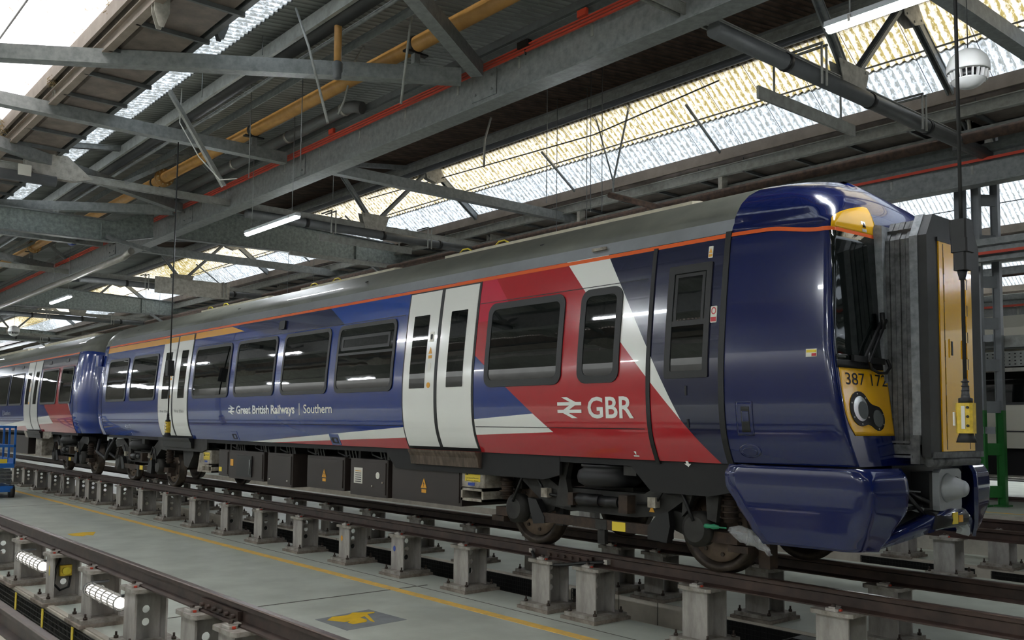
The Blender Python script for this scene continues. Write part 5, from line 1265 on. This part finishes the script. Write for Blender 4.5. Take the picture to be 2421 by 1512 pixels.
# gangway
GY = .50
gw = MB(); gw.prism([(-GY,1.14),(GY,1.14),(GY,3.0),(GY-.12,3.19),(-GY+.12,3.19),(-GY,3.0)], 'x', 1.86, 1.935); gf = gw.build('gangway_frame', 'gang_black', car)
gw = MB(); gw.prism([(-GY-.01,1.14),(-GY-.01,3.0),(-GY+.115,3.2),(GY-.115,3.2),(GY+.01,3.0),(GY+.01,1.14),(GY-.03,1.14),(GY-.03,2.98),(GY-.14,3.15),(-GY+.14,3.15),(-GY+.03,2.98),(-GY+.03,1.14)], 'x', 1.79, 1.86); gw.build('gangway_rim', 'gang_light', gf)
for k in range(5):
    x0 = 1.56+.047*k; i = .018 if k % 2 else 0.; y = GY-.005-i*.4
    gw = MB(); gw.prism([(-y,1.2),(-y,2.99),(-y+.115,3.16),(y-.115,3.16),(y,2.99),(y,1.2)], 'x', x0+.003, x0+.044)
    gw.build('bellows_fold', 'gang_grey', gf)
gw = MB(); gw.box(1.50, 1.80, -GY+.05, GY-.05, 1.22, 3.08); gw.build('bellows_core', 'gang_black', gf)
gw = MB(); gw.prism([(1.50,1.35),(1.57,1.35),(1.575,2.2),(1.57,3.12),(1.50,3.14),(1.465,2.95),(1.475,2.5),(1.53,2.05)], 'y', -GY-.05, -GY+.08); gw.build('bellows_flange', 'gang_light', gf)
gd = MB(); gd.box(1.935, 1.947, -.305, .305, 1.185, 2.965); dl = gd.build('gangway_door', 'paint_yellow', gf)
for y in (-.23, .21):
    gd = MB(); gd.box(1.947, 1.949, y-.004, y+.004, 1.2, 2.95); gd.build('door_seam', 'seal_black', dl)
    for k in range(7): gd = MB(); gd.box(1.947, 1.953, y, y+(.03 if y < 0 else -.03), 1.28+.235*k, 1.42+.235*k); gd.build('hinge', 'paint_yellow', dl)
for y in (-.12, .12):
    gd = MB(); gd.box(1.947, 1.955, y-.035, y+.035, 1.98, 2.14); h_ = gd.build('door_handle', 'paint_yellow', dl); gd = MB(); gd.box(1.955, 1.959, y-.014, y+.014, 2.0, 2.12); gd.build('handle_slot', 'seal_black', h_)
gd = MB(); gd.box(1.935, 1.95, -.33, .33, 2.965, 3.0); gd.build('door_head_rubber', 'rubber', gf)
gd = MB(); gd.tube([(1.89, -.45, 1.10), (1.89, .45, 1.10)], .045, 10); gd.box(1.83, 1.95, -.47, .47, 1.13, 1.18); gd.build('buffing_plate', 'gang_grey', gf)
gd = MB(); gd.box(1.53, 1.86, -GY-.03, -GY+.04, 1.16, 1.24); gd.box(1.55, 1.78, -GY-.05, -GY-.02, 1.25, 1.27); gd.box(1.55, 1.80, -GY-.05, -GY-.02, 1.13, 1.15); gd.box(1.78, 1.86, -GY-.04, -GY+.05, 1.08, 1.32); gd.build('gangway_hinge', 'gang_grey', gf)
# wiper
wp = MB(); pA = front_pt(-.56, 2.30, .05); pB = front_pt(-.88, 1.93, .04)
wp.bar(pA, pB, .018, .03); wp.bar(pA+Vector((.02,.03,.0)), pB+Vector((.03,.03,-.02)), .012, .02); wi = wp.build('wiper_arm', 'frame_black', car)
wp = MB(); wp.tube([front_pt(-.56, 2.36, .05), front_pt(-.56, 2.22, .05)], .022, 8); wp.build('wiper_pivot', 'frame_black', wi)
wp = MB(); wp.tube([front_pt(-.80, 2.02, .04), front_pt(-.83, 1.94, .05), front_pt(-.80, 1.86, .05), front_pt(-.72, 1.83, .06), front_pt(-.62, 1.83, .07), front_pt(-.56, 1.88, .08), front_pt(-.58, 1.95, .07)], .014, 8); wp.build('wiper_hose', 'frame_black', wi)
wp = MB(); wp.bar(front_pt(-1.03, 1.945, .03), front_pt(-.6, 1.93, .05), .03, .05); wp.build('wiper_blade', 'frame_black', wi)
# blind and monitor seen behind the windscreen
nose_patch('sun_blind', 'gang_grey', fr(2.56, 2.80, 4, we(2.7)+.15, we(2.7)+.45), .0075, ns=8, rim=False)

# -------------------------------- second car
car2 = thing('train_car', (-28, 0, 0), 'blue train car with a red patch, coupled behind the leading car', 'train')
XF2 = -19.75; XE2 = -40.
LV2 = [([(XE2,2.80),(XF2,2.80),(XF2,3.066),(XE2,3.066)], 'paint_dark'),
 ([(-23.1,2.80),(-19.9,2.80),(-20.2,1.82),(-19.95,1.6),(-19.42,ZB),(-21.2,ZB),(-22.6,1.82),(-23.1,2.2)], 'paint_red'),
 ([(-29.5,ZB),(-23.0,1.30),(-21.6,1.283),(-21.2,ZB)], 'paint_red'),
 ([(-30.5,ZB),(-23.2,1.44),(-22.03,1.49),(-21.66,1.283),(-23.0,1.25),(-29.5,ZB)], 'paint_white'),
 ([(-20.18,1.82),(-20.08,1.82),(-19.80,1.35),(-19.95,1.6)], 'paint_white'),
 ([(XE2,3.075),(XF2,3.075),(XF2,3.115),(XE2,3.115)], 'paint_orange')]
car_body(car2, XE2, XF2, LV2, 'paint_blue')
end_cap(car2, XF2, 1)
patch('end_seam', car2, 'seal_black', XF2-.01, XF2+.01, ZB, 3.12, 0, .004)
for x0, x1 in ((-21.05,-19.90), (-23.0,-21.33), (-26.8,-25.15), (-28.55,-26.95), (-30.4,-28.8), (-32.2,-30.6)): window(car2, x0, x1, 1.80, 2.775)
passenger_door(car2, -24.8, -23.25, (-24.66,-24.3), (-23.75,-23.4)); step(car2, -24.7, -23.2, 'equip_black')
side_text(car2, 'Southern', -27.4, 1.515, .87, .125, 'paint_white'); patch('divider', car2, 'paint_white', -27.55, -27.53, 1.485, 1.665, 0, .005)
for x in (-26.9, -25.6, -22.4, -20.7): patch('side_indicator', car2, 'frame_black', x-.12, x+.12, 2.9, 3.0, .01, .008)
valance(car2, -25.4, -22.3, .85, 'box_dirty')
q = MB(); q.box(XE2, XF2, -1.23, 1.23, .98, 1.05); q.build('sole_bar', 'underframe', car2)
q = MB(); q.box(-34, -24.0, -.75, .75, .45, 1.0); q.build('shade_filler', 'under_dark', car2)  # same black filler for the shade beneath the second car
q = MB(); q.bbox(-24.3, -23.6, -1.15, -.4, .35, .9, .01); q.build('equipment_box', 'box_dirty', car2)
q = MB(); q.bbox(-27.5, -25.2, -1.15, -.4, .35, .9, .01); q.build('equipment_box', 'equip_brown', car2)
make_bogie(car2, -21.0, 'bogie under the red patch of the second car')
for x0, x1 in ((-27,-21.5), (-34,-29)): q = MB(); q.bbox(x0, x1, -.42, .42, 3.68, 3.79, .08); q.build('roof_unit', 'roof_unit', car2)

# -------------------------------- loose things left on the leading bogie
q = MB(); rr = random.Random(3); base = Vector((.40, -1.13, .43)); gx, gz = 16, 9
for i in range(gx+1):
    for j in range(gz+1):
        a = 2*math.pi*j/gz; t = i/gx; r_ = .03+.045*math.sin(math.pi*min(1, t*1.1))*(1+.35*math.sin(7*t+j)); c = base+Vector((.42*t, -.02, .02-.16*t*t))
        q.v.append(tuple(c+Vector((rr.uniform(-.012,.012), r_*math.cos(a)+rr.uniform(-.01,.01), r_*math.sin(a)+rr.uniform(-.01,.01)))))
for i in range(gx):
    for j in range(gz): q.face([i*(gz+1)+j, i*(gz+1)+j+1, (i+1)*(gz+1)+j+1, (i+1)*(gz+1)+j])
o = q.build('plastic_bag', 'clear_bag', None, tuple(base)); tag(o, 'crumpled clear plastic bag hanging by the leading wheel', 'bag')
q = MB(); q.lathe([(.0,.0),(.02,.0),(.024,.03),(.018,.06),(.024,.1),(.016,.15),(.008,.16),(.008,.24),(0,.24)], (.16, -1.20, .47), 'x', 10); o = q.build('screwdriver', 'tool_green', None, (.16, -1.20, .47)); tag(o, 'green-handled screwdriver resting on the leading axlebox', 'tool')
q = MB(); q.tube([(-.30, -1.10, .985), (-.10, -1.12, .99), (.10, -1.12, .985), (.35, -1.10, .99)], .008, 6); o = q.build('orange_cord', 'paint_orange', None, (-.3, -1.1, .985)); tag(o, 'orange cord lying on top of the leading bogie', 'cord')
# ------------------------------------------------------------------ LED battens
def batten(x0, x1, y, z, label, top):
    t = thing('led_batten', ((x0+x1)/2, y, z), label, 'lamp', 'hanging LED battens')
    q = MB(); q.prism([(y-.06,z+.02),(y+.06,z+.02),(y+.05,z+.08),(y-.05,z+.08)], 'x', x0, x1); q.build('housing', 'led_housing', t)
    q = MB(); q.prism([(y-.055,z+.02),(y-.045,z-.02),(y,z-.035),(y+.045,z-.02),(y+.055,z+.02)], 'x', x0+.02, x1-.02); q.build('diffuser', 'led', t)
    for e in (-1, 1):
        for k in (.12, .5, .88): q = MB(); q.box(x0+(x1-x0)*k-.015, x0+(x1-x0)*k+.015, y+e*.062-.006, y+e*.062+.006, z-.01, z+.06); q.build('clip', 'clip_metal', t)
    top = roof_z(y)
    for x in (x0+.25, x1-.25): q = MB(); q.tube([(x, y, z+.08), (x, y, top)], .008, 5); q.build('suspension_chain', 'chain', t)
    return t
for xc, nm in ((1.9,'ahead of the cab'), (-11.55,'above the first class doors'), (-27.0,'above the second car'), (-41,'in the far distance above the train'), (-55,'at the far end above the train')): batten(xc-1.15, xc+1.15, 0., 5.28, 'lit LED batten hanging '+nm, 7.5)
batten(-8.8, -7.4, 5., 5.3, 'lit LED batten hanging behind the train roof', 8.1)
for xc in (-22, -36): batten(xc-1.15, xc+1.15, 6., 5.3, 'lit LED batten in the row behind the train', 8.3)
for y in (-9.5, -18., 18., 23.):  # near-side rows are out of view, added to light the train side
    for xc in (17, 8.5, 0, -8.5, -17, -25.5, -34, -43): batten(xc-1.15, xc+1.15, y, 5.6, 'lit LED batten in the row over the %s' % ({-9.5:'walkway by the near track, unseen and added for fill light',-13.:'first track behind the viewer',-18.:'second track behind the viewer, unseen and added for fill light',-23.:'last track behind the viewer',18.:'far side beyond the white train',23.:'outermost far track'}[y]), 7.2)

# ------------------------------------------------------------------ hoist pendants
def pendant(x, y, zt, zc, s, label, right=False):
    "zt: top of the yellow case, s: scale"
    t = thing('hoist_pendant', (x, y, zt-.22*s), label, 'pendant', 'hoist pendants')
    q = MB(); q.bbox(x-.055*s, x+.055*s, y-.04*s, y+.04*s, zt-.20*s, zt, .015*s); pc = q.build('case', 'pendant_yellow', t)
    q = MB(); q.box(x-.012*s, x+.012*s, y-.044*s, y-.04*s, zt-.17*s, zt-.02*s); q.build('button_strip', 'label_white', pc)
    q = MB(); q.box(x-.066*s, x-.055*s, y-.045*s, y-.02*s, zt-.15*s, zt-.06*s); q.build('tag', 'label_white', pc)
    for k in (.03, .09, .15): q = MB(); q.tube([(x+.03*s, y-.04*s, zt-k*s), (x+.03*s, y-.05*s, zt-k*s)], .009*s, 8); q.build('push_button', 'label_black', pc)
    q = MB(); q.tube([(x, y, zt-.20*s), (x, y, zt-.26*s)], [.045*s, .065*s], 10); q.build('guard_skirt', 'rubber', t)
    q = MB(); q.tube([(x, y, zt), (x, y, zt+.03*s), (x, y, zt+.035*s), (x, y, zt+.16*s)], [.045*s, .045*s, .028*s, .014*s], 10)
    for k in range(4): q.lathe([(.02*s,-.006*s),(.028*s,0),(.02*s,.006*s)], (x, y, zt+(.05+.03*k)*s), 'z', 10)
    q.build('cable_boot', 'rubber', t)
    q = MB(); q.tube([(x, y, zt+.15*s), (x, y, zc)], .013, 8); q.build('cable', 'cable_black', t)
    return t
pr = U(2283, 952, Y=-1.84); t = pendant(pr.x, -1.84, pr.z, 7.12, 1., 'yellow hoist pendant hanging in front of the gangway door')
pc_ = U(2275, 520, Y=-1.84); x = pr.x; z = pc_.z
q = MB(); q.bbox(x-.055, x+.055, -1.9, -1.78, z-.13, z, .01); q.bbox(x-.05, x+.06, -1.9, -1.78, z-.22, z-.13, .01); q.bbox(x-.04, x+.045, -1.89, -1.79, z-.34, z-.22, .012); q.tube([(x, -1.84, z-.34), (x, -1.84, z-.40)], [.035, .02], 8); q.build('taped_connector', 'rubber', t)
pl = U(397, 996, X=-11.6); t = pendant(pl.x, pl.y, pl.z, 6.61, 1., 'yellow hoist pendant hanging in front of the first class doors')
z = U(404, 852, X=-11.6).z; q = MB(); q.bbox(pl.x-.06, pl.x+.06, pl.y-.06, pl.y+.06, z-.28, z, .01); q.build('taped_connector', 'rubber', t)

# ------------------------------------------------------------------ hanging ball loudspeakers
def ball(c, r, label, top):
    t = thing('ball_speaker', c, label, 'loudspeaker', 'hanging ball loudspeakers'); c = Vector(c); n = 28
    q = MB(); q.lathe([(r*math.sin(a), r*math.cos(a)) for a in [math.pi*k/24*.56 for k in range(25)]][::-1], c, 'z', n); q.build('upper_shell', 'speaker_white', t)
    q = MB(); q.lathe([(r*math.sin(a), r*math.cos(a)) for a in [math.pi*(.70+.30*k/12) for k in range(13)]], c, 'z', n); q.build('lower_shell', 'speaker_white', t)
    q = MB(); q.lathe([(r*.72, r*math.cos(math.pi*.56)), (r*.6, r*math.cos(math.pi*.70))], c, 'z', n); q.build('core', 'equip_black', t)
    for k in range(20):
        a = 2*math.pi*k/20; d = Vector((math.cos(a), math.sin(a), 0)); z0, z1 = r*math.cos(math.pi*.57), r*math.cos(math.pi*.705)
        q = MB(); q.bar(c+d*(r*.86)+Vector((0,0,z0)), c+d*(r*.78)+Vector((0,0,z1)), .012*r/.22, .2*r, (d.x, d.y, 0)); q.build('fin', 'speaker_white', t)
    q = MB(); q.tube([c+Vector((0,0,r)), Vector((c.x, c.y, top))], .006, 5); q.build('suspension_wire', 'cable_black', t)
c1 = CAM+ray(2289, 163)*10.; ball(tuple(c1), .22, 'grey ball loudspeaker hanging above the gangway end of the train', roof_z(c1.y))
c2 = CAM+ray(33, 782)*41.; ball(tuple(c2), .24, 'small white ball loudspeaker in the distance over the second car', roof_z(c2.y))

# ------------------------------------------------------------------ posts at the right
px = -1.95
t = thing('round_post', (px-.30, 9.75, -.05), 'round grey roof post with a clamped foot beyond the train nose', 'post')
q = MB(); q.tube([(px-.30, 9.75, 0), (px-.30, 9.75, 6.9)], .11, 16); q.build('shaft', 'post_grey', t)
q = MB(); q.lathe([(.17,0),(.19,.05),(.17,.12),(.15,.13),(.15,.2),(.12,.24)], (px-.30, 9.75, -.05), 'z', 14); q.build('foot', 'rust', t)
t = thing('lattice_post', (px+.18, 9.75, -.05), 'twin-legged post, green at the foot and grey above', 'post')
for i, y in enumerate((9.62, 9.92)):
    xx = px+.05+.22*i
    for z0, z1, m_ in ((-.05, 1.72, 'post_green'), (1.72, 6.9, 'post_grey')): q = MB(); q.ibeam((xx, y, z0), (xx, y, z1), .12, .14, .012, (1,0,0)); q.build('leg', m_, t)
    q = MB(); q.box(xx-.12, xx+.12, y-.12, y+.12, -.05, -.02); q.build('foot_plate', 'post_green', t)
for k in range(9):
    z = .22+.78*k; q = MB(); q.bar((px+.05, 9.62, z), (px+.27, 9.92, z), .02, .22); q.build('batten_plate', 'post_green' if z < 1.7 else 'post_grey', t)
for z in (1.35, 3.05, 4.85): q = MB(); q.bar((px-.42, 9.62, z), (px+.3, 9.60, z), .02, .13); q.build('post_clamp', 'post_grey', t)
for x in (-16, -30):
    o = copy_tree(t); o.location = (x, 9.75, -.05); o['label'] = 'twin-legged green-footed post hidden behind the train'; o['group'] = 'posts along the raised floor'

# ------------------------------------------------------------------ white train on the fourth track
wt = thing('white_train_car', (-8, 12.1, 0), 'off-white train car standing behind the green-footed post', 'train')
ys = 11.0
q = MB(); q.prism([(ys+.08,1.0),(ys,1.3),(ys-.02,1.75),(ys+.04,2.4),(ys+.12,3.05),(ys+.3,3.4),(ys+.8,3.7),(ys+1.6,3.78),(ys+2.4,3.5),(ys+2.75,3.0),(ys+2.78,1.0)], 'x', -28, 6); q.build('body_shell', 'white_train', wt)
for k in range(7):
    x0 = 3.8-2.35*k; q = MB(); q.prism([(ys-.03,1.85),(ys+.03,1.85),(ys+.10,2.75),(ys+.04,2.75)], 'x', x0-2.1, x0); w_ = q.build('window', 'frame_black', wt)
    q = MB(); q.prism([(ys-.034,1.9),(ys-.02,1.9),(ys+.05,2.7),(ys+.036,2.7)], 'x', x0-2.04, x0-.06); q.build('pane', 'glass_black', w_)
q = MB(); q.box(-28, 6, ys-.02, ys+.02, 1.32, 1.345); q.build('waist_seam', 'seal_black', wt)
q = MB(); q.box(-28, 6, ys+.25, ys+2.5, .35, 1.0); q.build('underframe', 'under_dark', wt)
for k in range(8): x0 = 4-3.6*k; q = MB(); q.bbox(x0-1.2, x0, ys+.12, ys+.6, .4, .85, .02); q.build('equipment_box', 'equip_black', wt)
q = MB(); q.box(-1.5, -.9, ys-.03, ys+.02, 1.06, 1.25); q.build('access_step', 'frame_black', wt)
q = MB(); q.box(-28, 6, ys-.0, ys+.06, 2.95, 3.0); q.build('gutter', 'train_gutter', wt)
q = MB(); q.box(-20, 6, 10.15, 10.18, 2.55, 2.83)
o = q.build('perforated_tray', 'galv_light', None, (-7, 10.15, 2.55)); tag(o, 'perforated grey cable tray in front of the white train', 'cable tray')
q = MB()
for k in range(120):
    for j in range(4): q.box(4-.1*k, 4.03-.1*k, 10.145, 10.149, 2.58+.065*j, 2.6+.065*j)
p_ = q.build('perforation', 'equip_black', o); p_['kind'] = 'stuff'
q = MB(); q.box(-20, 6, 10.1, 10.2, 2.45, 2.52); tag(q.build('tray_rail', 'steel_white', None, (-7, 10.15, 2.45)), 'white rail under the perforated cable tray', 'rail')
q = MB(); q.box(-20, 6, 10.05, 10.25, 2.9, 3.12); tag(q.build('trunking', 'galv_light', None, (-7, 10.15, 2.9)), 'pale cable trunking above the perforated tray', 'trunking')
q = MB(); q.tube([(-20, 10.6, .45), (6, 10.6, .45)], .05, 8); tag(q.build('guard_pipe', 'silver_pipe', None, (-7, 10.6, .4)), 'silver pipe along the foot of the white train', 'pipe')
for x in (2.5, -4, -10): q = MB(); q.box(x-.02, x+.02, 10.58, 10.62, -.05, .42); tag(q.build('guard_post', 'silver_pipe', None, (x, 10.6, -.05)), 'short post carrying the silver pipe', 'post', 'guard posts')
# steelwork glimpsed behind the posts
for k, (y, z) in enumerate(((12.5,5.1), (16.,5.3), (17.5,5.9), (23,5.2))):
    q = MB(); q.ibeam((-40, y, z), (8, y, z), .15, .22, .02); tag(q.build('roof_beam', 'galv', None, (0, y, z)), ['grey lengthwise beam just beyond the posts','second grey lengthwise beam beyond the posts','upper grey lengthwise beam beyond the white train','outermost grey lengthwise beam'][k], 'beam')
q = MB(); q.tube([(-40, 13.2, 4.75), (8, 13.2, 4.75)], .03, 6); tag(q.build('pipe_run', 'rusty_pipe', None, (0, 13.2, 4.75)), 'thin rusty pipe over the white train', 'pipe')
q = MB(); q.bbox(-1.2, -.7, 14.3, 14.5, 4.75, 4.95, .03); tag(q.build('hoist_trolley', 'conductor_red', None, (-1, 14.4, 4.75)), 'red hoist trolley on the beam beyond the posts', 'hoist')
q = MB(); q.bbox(-2.2, -1.3, 14.3, 14.5, 4.72, 4.9, .03); tag(q.build('hoist_motor', 'galv_light', None, (-1.8, 14.4, 4.72)), 'grey hoist motor beside the red trolley', 'hoist')

# ------------------------------------------------------------------ small roof equipment
def motor(c, label, r=.11):
    t = thing('blue_motor', tuple(c), label, 'motor', 'blue motors')
    q = MB(); q.tube([c-Vector((.16,0,0)), c+Vector((.16,0,0))], r, 14); q.build('casing', 'motor_blue', t)
    q = MB(); q.tube([c+Vector((.16,0,0)), c+Vector((.24,0,0))], r*.9, 12); q.build('end_bell', 'galv_dark', t); q = MB(); q.tube([c+Vector((.2,0,0)), c+Vector((.7,.2,0))], .03, 6); q.build('shaft', 'cable_black', t)
    q = MB(); q.bar(c+Vector((0,0,r*.9)), c+Vector((0,0,r*.9+.3)), .06, .06, (1,0,0)); q.build('mount', 'galv_dark', t)
motor(U(172, 571, Y=-.5), 'blue motor under the plate girder'); motor(U(880, 655, Y=8.6), 'blue motor behind the train roof')
q = MB(); c = U(58,412,X=-14.7); q.box(-14.72, -14.69, c.y-.12, c.y+.12, c.z-.02, c.z+.2); tag(q.build('junction_box', 'label_white', None, tuple(c)), 'white junction box by the riveted gusset', 'box')
q = MB(); c = U(440,205,Y=-1.9); q.bbox(c.x-.08, c.x+.08, c.y-.06, c.y+.06, c.z-.1, c.z+.05, .01); tag(q.build('junction_box', 'steel_white', None, tuple(c)), 'pale junction box above the sloping brace', 'box')
q = MB(); c = U(1240,108,Y=.42); q.bbox(c.x-.12, c.x+.12, c.y-.05, c.y+.05, c.z-.03, c.z+.06, .01); q.tube([c, c+Vector((.05,-.02,-.15))], .015, 5); tag(q.build('limit_switch', 'equip_black', None, tuple(c)), 'black limit switch on top of the runway beam', 'switch')

# ------------------------------------------------------------------ blue scissor lift
def lift():
    b0 = U(34, 1176, Z=FZ); x, y = b0.x, b0.y-.42
    t = thing('scissor_lift', (x-1.0, y, FZ), 'blue scissor lift parked beside the second car', 'scissor lift')
    q = MB(); q.bbox(x-2.1, x+.05, y-.38, y+.38, FZ+.16, FZ+.32, .03); q.build('chassis', 'lift_blue', t)
    for wx in (x-1.8, x-.1):
        for wy in (y-.36, y+.36): q = MB(); q.lathe([(.10,-.06),(.17,-.055),(.17,.055),(.10,.06)], (wx, wy, FZ+.17), 'y', 18); q.build('wheel', 'rubber', t)
    for k in range(4):
        z = FZ+.36+.10*k
        for yy in (y-.3, y+.3):
            q = MB(); q.bar((x-1.9, yy, z), (x-.1, yy, z+.09), .03, .06); q.bar((x-1.9, yy+.04, z+.09), (x-.1, yy+.04, z), .03, .06); q.build('scissor_arm', 'galv_dark', t)
        q = MB(); q.tube([(x-.1, y-.34, z+.05), (x-.1, y+.34, z+.05)], .022, 6); q.build('cross_pin', 'galv', t)
    q = MB(); q.box(x-2.05, x+.02, y-.38, y+.38, FZ+.80, FZ+.92); q.build('platform', 'lift_blue', t)
    zt = FZ+1.92
    for yy in (y-.37, y+.37):
        for xx in (x-2.03, x-1.35, x-.68, x): q = MB(); q.bar((xx, yy, FZ+.9), (xx, yy, zt), .05, .04, (1,0,0)); q.build('guard_post', 'lift_blue', t)
        for z in (FZ+1.38, zt-.03): q = MB(); q.bar((x-2.05, yy, z), (x+.02, yy, z), .035, .06); q.build('guard_rail', 'lift_blue', t)
        q = MB(); q.box(x-2.05, x+.02, yy-.012, yy+.012, FZ+.9, FZ+1.05); q.build('toe_board', 'lift_blue', t)
    for xx in (x-2.03, x):
        for z in (FZ+1.38, zt-.03): q = MB(); q.bar((xx, y-.38, z), (xx, y+.38, z), .035, .06); q.build('guard_rail', 'lift_blue', t)
    q = MB(); q.box(x-.45, x-.05, y-.40, y-.382, FZ+.93, FZ+1.04); q.build('warning_sign', 'label_yellow', t)
    q = MB(); q.box(x+.022, x+.03, y-.25, y+.2, FZ+.93, FZ+1.04); q.build('warning_sign', 'label_yellow', t)
    q = MB(); q.tube([(x-.02, y-.42, FZ+.1), (x-.02, y-.42, FZ+.75)], .02, 6); q.tube([(x-.4, y-.42, FZ+.12), (x-.02, y-.42, FZ+.1)], .02, 6); q.build('ladder', 'galv_light', t)
    q = MB(); q.bbox(x-.5, x-.3, y-.33, y-.2, FZ+1.2, FZ+1.45, .02); q.build('control_box', 'equip_black', t)
lift()
